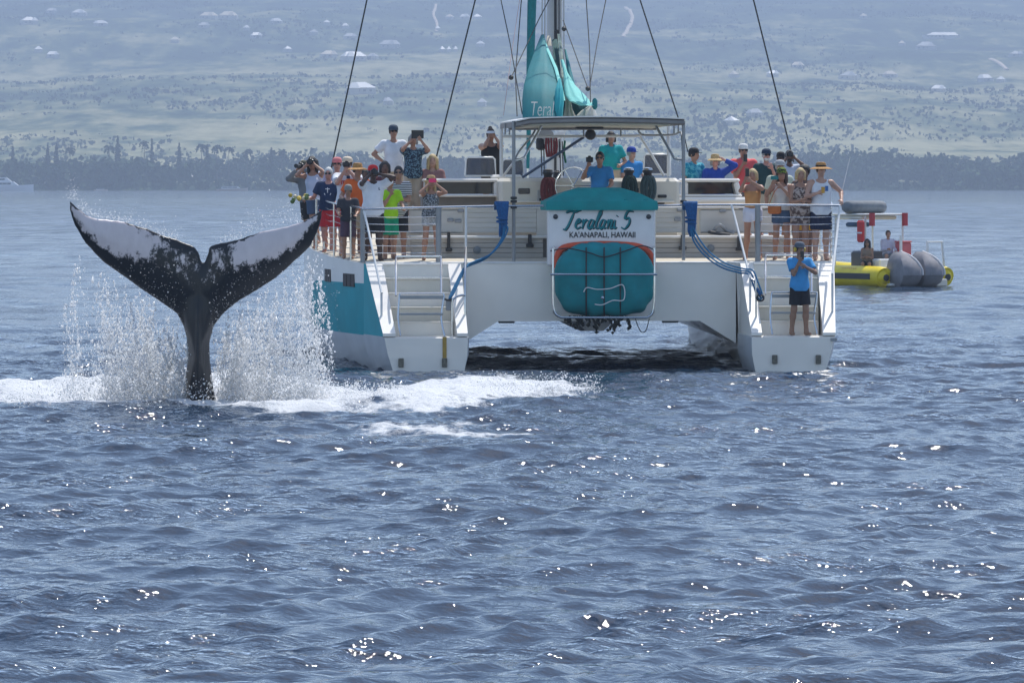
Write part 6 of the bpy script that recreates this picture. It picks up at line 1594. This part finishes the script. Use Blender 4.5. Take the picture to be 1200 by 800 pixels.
    tag(o, 'black and white humpback whale tail raised upright out of the water', 'whale')
    return pl, o
whale_poly, whale_ob = whale()

# ------------------------------------------------------------------ spray pouring off the flukes, and spatter over the foam
def spray():
    g = np.random.default_rng(31); P = []; Rr = []; St = []
    S = WHALE_Y / FPX; wx0 = (233 - 600) * S
    lead = [(100, 286), (122.5, 308), (147, 326), (168, 342), (189, 356), (206, 370), (214, 384)], [(373, 275), (364, 292), (345, 309), (325, 327), (301, 343), (280, 355), (262, 369), (252, 384)]
    def add(x, y, z, r, st=1.0):
        P.append(np.stack([x, y, z], -1)); Rr.append(r); St.append(np.full(len(x), st) if np.isscalar(st) else st)
    for side, (ld, n_st) in enumerate(zip(lead, (90, 95))):
        lx = np.array([a for a, b in ld]); ly = np.array([b for a, b in ld]); o_ = np.argsort(lx); lx, ly = lx[o_], ly[o_]
        for k in range(n_st):
            if side == 0: px = 70 + 146 * g.beta(2.2, 1.3)
            else: px = 252 + 136 * g.beta(1.25, 1.5)
            topy = np.interp(px, lx, ly) + g.uniform(0, 40) if 88 < px < 376 else g.uniform(330, 380)
            topy = max(topy, 300)
            ztop = CAMZ - (topy - HORY) * S; x0 = (px - 600) * S
            n = int(g.uniform(70, 360)); t = g.beta(1.35, 0.80, n)              # denser lower down
            z = ztop * (1 - t) + 0.03 + g.normal(0, 0.02, n)
            y0 = WHALE_Y + g.uniform(-0.55, 0.65)
            sp = 0.012 + 0.07 * t ** 1.5
            wob = 0.06 * np.sin(t * g.uniform(4, 12) + g.uniform(0, 6))
            # clumps along the stream
            x = x0 + wob + g.normal(0, 1, n) * sp; y = y0 + g.normal(0, 1, n) * sp
            add(x, y, z, g.lognormal(-5.32, 0.50, n), g.uniform(1.0, 3.0, n))
    # fine mist between the streams
    n = 12000; left = g.uniform(0, 1, n) < 0.5
    px = np.where(left, 62 + 158 * g.beta(2.0, 1.3, n), 248 + 150 * g.beta(1.2, 1.7, n)); py = 300 + 165 * g.beta(1.7, 1.0, n)
    x = (px - 600) * S; z = CAMZ - (py - HORY) * S; add(x, WHALE_Y + g.normal(0, 0.55, n), z, g.lognormal(-5.75, 0.40, n))
    # low splash crowns along the foam line
    for k in range(330):
        px = g.uniform(-20, 470); base = 455 + g.normal(0, 5); Y = CAMZ * FPX / (base + 15 - HORY); n = int(g.uniform(12, 46))
        x0 = (px - 600) / FPX * Y; hgt = g.uniform(0.10, 0.42) * (1.3 if abs(px - 233) < 160 else 0.7)
        a = g.uniform(0, 1, n); x = x0 + g.normal(0, 0.10, n); z = 0.04 + a ** 1.6 * hgt; add(x, Y + g.normal(0, 0.22, n), z, g.lognormal(-4.95, 0.42, n))
    for k in range(70):                                                        # right end of the breaking crest
        px = g.uniform(560, 705); Y = CAMZ * FPX / (463 + g.normal(0, 3) - HORY); n = 16; x0 = (px - 600) / FPX * Y
        add(x0 + g.normal(0, 0.12, n), Y + g.normal(0, 0.2, n), 0.08 + g.uniform(0, 1, n) ** 2 * 0.28, g.lognormal(-5.0, 0.4, n))
    # droplets flung off the trailing edges and the left tip
    tr = np.array([(92, 240), (105, 250), (122, 254), (147, 257), (168, 264), (190, 273), (210, 279), (259, 282), (280, 277), (304, 268), (332, 262), (352, 257)])
    n = 1500; i = g.integers(0, len(tr) - 1, n); t = g.uniform(0, 1, n); ok = i != 6
    q = tr[i] + (tr[i + 1] - tr[i]) * t[:, None]; up = g.exponential(4.5, n) + np.where((q[:, 0] > 285) & (q[:, 0] < 345), g.exponential(7, n), 0)
    px = q[:, 0] + g.normal(0, 4, n); py = q[:, 1] - up + 2; x = (px - 600) * S; z = CAMZ - (py - HORY) * S; add(x[ok], (WHALE_Y - 0.15 + g.normal(0, 0.15, n))[ok], z[ok], g.lognormal(-5.5, 0.4, n)[ok])
    n = 160; px = 85 + g.normal(0, 4, n) + 2; py = 234 - g.exponential(9, n); add((px - 600) * S, WHALE_Y - 0.3 + g.normal(0, 0.1, n), CAMZ - (py - HORY) * S, g.lognormal(-5.6, 0.35, n))
    P_ = np.concatenate(P); r = np.clip(np.concatenate(Rr), 0.0018, 0.022); st = np.concatenate(St)
    # four-sided drops, each turned its own way
    n = len(P_); q = g.normal(size=(n, 4)); q /= np.linalg.norm(q, axis=1)[:, None]; w_, x_, y_, z_ = q.T
    RM = np.stack([1 - 2 * (y_ * y_ + z_ * z_), 2 * (x_ * y_ - z_ * w_), 2 * (x_ * z_ + y_ * w_), 2 * (x_ * y_ + z_ * w_), 1 - 2 * (x_ * x_ + z_ * z_), 2 * (y_ * z_ - x_ * w_), 2 * (x_ * z_ - y_ * w_), 2 * (y_ * z_ + x_ * w_), 1 - 2 * (x_ * x_ + y_ * y_)], -1).reshape(n, 3, 3)
    te = np.array([(1, 1, 1), (1, -1, -1), (-1, 1, -1), (-1, -1, 1)], float) * 0.95
    V = P_[:, None, :] + np.einsum('nij,kj->nki', RM, te) * r[:, None, None] * np.stack([np.ones(n), np.ones(n), st], -1)[:, None, :]
    F = (np.arange(n)[:, None, None] * 4 + np.array([(0, 1, 2), (0, 3, 1), (0, 2, 3), (1, 3, 2)])[None]).reshape(-1, 3)
    m = bpy.data.materials.new('spray_drops'); m.use_nodes = True; nt = m.node_tree; nn = nt.nodes; l = nt.links
    b = nn['Principled BSDF']; b.inputs['Base Color'].default_value = (0.93, 0.94, 0.95, 1); b.inputs['Roughness'].default_value = 0.35
    tr_ = nn.new('ShaderNodeBsdfTranslucent'); tr_.inputs[0].default_value = (0.95, 0.96, 0.97, 1); mx = nn.new('ShaderNodeMixShader'); mx.inputs[0].default_value = 0.75
    l.new(b.outputs[0], mx.inputs[1]); l.new(tr_.outputs[0], mx.inputs[2]); l.new(mx.outputs[0], nn['Material Output'].inputs[0])
    o = mesh_np('sea_spray', V.reshape(-1, 3), F, m, smooth=False); tag(o, 'white spray streaming off the whale tail into foam', 'spray', kind='stuff')
    return n
N_SPRAY = spray()

# ------------------------------------------------------------------ rigid inflatable behind the catamaran
RY = 192.0; RZ = R(30)
rb = empty('inflatable_boat', ((1064 - 600) / FPX * RY, RY, 0.0), RZ); tag(rb, 'yellow tubed rigid inflatable boat with covered outboards and a grey roof', 'inflatable boat')
yel = mat('yellow_tube', (0.74, 0.57, 0.0), 0.4, var=0.10, vscale=2); blkr = mat('black_rubbing_strip', (0.03, 0.03, 0.03), 0.6); cov = mat('grey_motor_cover', (0.20, 0.195, 0.21), 0.8, var=0.22, vscale=3, bump=0.4, bscale=6); covl = mat('painted_sunlit_edge', (0.52, 0.51, 0.52), 0.7)
redm = mat('red_vinyl', (0.42, 0.03, 0.04), 0.5, var=0.1); rwh = mat('boat_white', (0.66, 0.67, 0.66), 0.4)
for s in (-1, 1):
    path = [(s * 1.25, -0.55, 0.36), (s * 1.25, -0.40, 0.37), (s * 1.25, -0.1, 0.38), (s * 1.25, 3, 0.38), (s * 1.22, 5.2, 0.42), (s * 0.95, 6.8, 0.52), (s * 0.45, 7.9, 0.62), (0, 8.3, 0.66)]
    t_ = MB().tube(spline(path, 4), list(np.interp(np.linspace(0, 7, 29), [0, 1, 2, 3, 4, 5, 6, 7], [0.10, 0.27, 0.36, 0.37, 0.36, 0.33, 0.30, 0.28])), 18).build('buoyancy_tube', yel, rb, smooth=True)
    MB().box((s * 1.61, 2.2, 0.40), (0.03, 4.6, 0.20), bev=0.01).build('rubbing_strip', blkr, t_)
    MB().lathe([(0.11, -0.02), (0.115, 0.02), (0.04, 0.03)], (s * 1.25, -0.55, 0.36), 12, M=Matrix.Rotation(R(90), 3, 'X')).build('tube_end_cap', blkr, t_)
    mk = MB()
    for k in range(7): mk.tube(spline([(s * 1.50, 0.9 + k * 0.13, 0.60 + 0.02 * (k % 2)), (s * 1.475, 0.95 + k * 0.13, 0.66), (s * 1.50, 1.0 + k * 0.13, 0.60)], 3), 0.016, 5)
    mk.build('red_marking', redm, t_)
MB().loft([[(-0.95, y, 0.30), (0, y, -0.25), (0.95, y, 0.30), (0.95, y, 0.36), (-0.95, y, 0.36)] for y in (-0.15, 5.5)]).build('hull', rwh, rb)
MB().box((0, -0.1, 0.50), (1.9, 0.14, 0.55), bev=0.03).build('transom', rwh, rb)
for (x, tilt) in ((-0.66, 0), (0.22, 0)):
    mo = empty('outboard_motor', (0, 0, 0), 0, rb)
    secs = []
    for z, hw, y0, y1 in ((0.02, 0.26, -0.95, -0.50), (0.20, 0.36, -1.25, -0.35), (0.45, 0.385, -1.40, -0.28), (0.68, 0.36, -1.36, -0.22), (0.90, 0.29, -1.18, -0.20), (1.08, 0.20, -0.92, -0.20), (1.22, 0.09, -0.62, -0.26)):
        secs.append([(x - hw, y0 + 0.12, z), (x - hw * 0.6, y0, z), (x + hw * 0.6, y0, z), (x + hw, y0 + 0.12, z), (x + hw, y1, z), (x - hw, y1, z)])
    MB().loft(secs).build('motor_cover', cov, mo, autos=35)
    MB().tube(spline([(x + 0.07, -0.45, 1.22), (x + 0.19, -0.9, 1.06), (x + 0.29, -1.12, 0.88), (x + 0.37, -1.26, 0.64), (x + 0.39, -1.28, 0.45)], 4), 0.05, 8).build('cover_sunlit_edge', covl, mo, smooth=True)  # pale tube paints the sun's bright edge onto the cover
    MB().box((x, -0.6, -0.1), (0.14, 0.3, 0.6), bev=0.03).build('motor_leg', blkr, mo)
roof = empty('roof_frame', (0, 0, 0), 0, rb)
MB().box((0, 2.4, 2.47), (1.7, 2.1, 0.07), bev=0.025).build('roof', rwh, roof)
MB().box((-0.05, 2.5, 2.36), (1.45, 1.7, 0.13), bev=0.04).build('headliner', cream, roof)
secs = []
for x, k in ((-1.0, 0.75), (-0.9, 1.0), (0.3, 1.0), (0.48, 0.9), (0.55, 0.5)):
    secs.append([(x, 2.3 + 0.35 * k * math.cos(t), 2.715 + 0.23 * k * math.sin(t)) for t in np.linspace(0, 2 * math.pi, 11)[:-1]])
MB().loft(secs).build('rolled_cover', mat('slate_canvas', (0.17, 0.185, 0.20), 0.8, var=0.15, bump=0.3), roof, autos=60)
for x in (-0.78, 0.78):
    for y in (1.45, 3.3): MB().tube([(x, y, 0.4), (x * 0.97, y, 2.45)], 0.035, 8).build('post', rwh, roof, smooth=True)
for x, y in ((-0.62, 1.25), (0.72, 1.25)):
    MB().tube([(x, y, 2.08), (x, y, 2.52)], 0.10, 12).build('life_vest_roll', redm, roof, smooth=True)
MB().box((-0.5, 2.3, 2.12), (0.7, 0.5, 0.16), bev=0.04).build('stowed_bag', mat('blue_bag', (0.04, 0.09, 0.16), 0.8), roof)
MB().box((-0.1, 2.3, 0.80), (0.9, 0.8, 0.85), bev=0.06).build('console', mat('dark_console', (0.05, 0.055, 0.065), 0.5), rb)
MB().box((0.0, 0.9, 0.75), (1.4, 0.5, 0.45), bev=0.04).build('seat_box', rwh, rb)
MB().tube([(0.05, 0.5, 0.3), (0.05, 0.5, 1.75)], 0.05, 8).build('tow_post', rwh, rb, smooth=True)
MB().tube([(0.62, -0.3, 0.5), (0.62, -0.25, 1.55), (1.22, -0.25, 1.55), (1.30, -0.3, 0.5)], 0.045, 8).build('stern_arch', rwh, rb)
MB().box((0.95, -0.45, 0.18), (0.45, 0.4, 0.26), bev=0.03).build('boarding_step', cream, rb)
MB().box((-0.95, -0.40, 0.12), (0.4, 0.5, 0.10), bev=0.03).build('boarding_step', rwh, rb)
def in_rib(x, y, z): return rb.matrix_basis @ Vector((x, y, z))
rb.rotation_euler = (0, 0, RZ); M_ = Matrix.Translation(rb.location) @ Matrix.Rotation(RZ, 4, 'Z')
o = empty('cool_box', M_ @ Vector((0.45, 0.95, 0.975)), RZ); tag(o, 'red cool box standing on the white seat of the inflatable boat', 'cool box')
MB().box((0, 0, 0.27), (0.42, 0.40, 0.54), bev=0.03).build('bin', mat('faded_red', (0.46, 0.10, 0.11), 0.6), o); MB().box((0, 0, 0.57), (0.45, 0.43, 0.06), bev=0.02).build('lid', mat('faded_red', (0.46, 0.10, 0.11), 0.6), o)
o = empty('fuel_can', M_ @ Vector((-0.62, -0.05, 0.36)), RZ); tag(o, 'small red fuel can beside the outboard motors', 'fuel can')
MB().box((0, -0.2, 0.2), (0.25, 0.18, 0.34), bev=0.03).build('can', redm, o); MB().tube([(-0.08, -0.2, 0.38), (-0.06, -0.2, 0.44), (0.06, -0.2, 0.44), (0.08, -0.2, 0.38)], 0.02, 6).build('handle', redm, o)
o = empty('life_vest', M_ @ Vector((-0.98, 1.4, 1.55)), RZ); tag(o, 'red life vest hanging from the roof post of the inflatable boat', 'life vest')
MB().box((0, 0, 0.35), (0.14, 0.34, 0.75), bev=0.05).build('vest_panel', mat('bright_red_vest', (0.55, 0.03, 0.03), 0.7), o); MB().box((-0.08, 0.0, 0.3), (0.02, 0.36, 0.05)).build('vest_strap', white_c, o)
person(M_ @ Vector((-0.75, 1.35, 0.72 - 0.83 * 0.98)), RZ - R(40), 1.72, 'seated dark haired woman in a tan top on the inflatable boat', skin='olive', hair=('black', 'long'), top=('tank', cloth('tan_top', (0.22, 0.16, 0.11)), 0.9), bottom=('shorts', black_c, 0.8), arms=('clasp', 'clasp'), fem=True, sit=True, h=0.02, shades=True)
person(M_ @ Vector((0.10, 1.35, 0.98 - 0.83 * 1.0)), RZ - R(25), 1.76, 'seated man in a pale lilac shirt under the roof of the inflatable boat', skin='tan', hair=('brown', 'short'), top=('long', cloth('palelilac', (0.52, 0.50, 0.60)), 0.9), bottom=('shorts', grey_c, 0.9), arms=('clasp', 'rail'), sit=True, h=0.02)
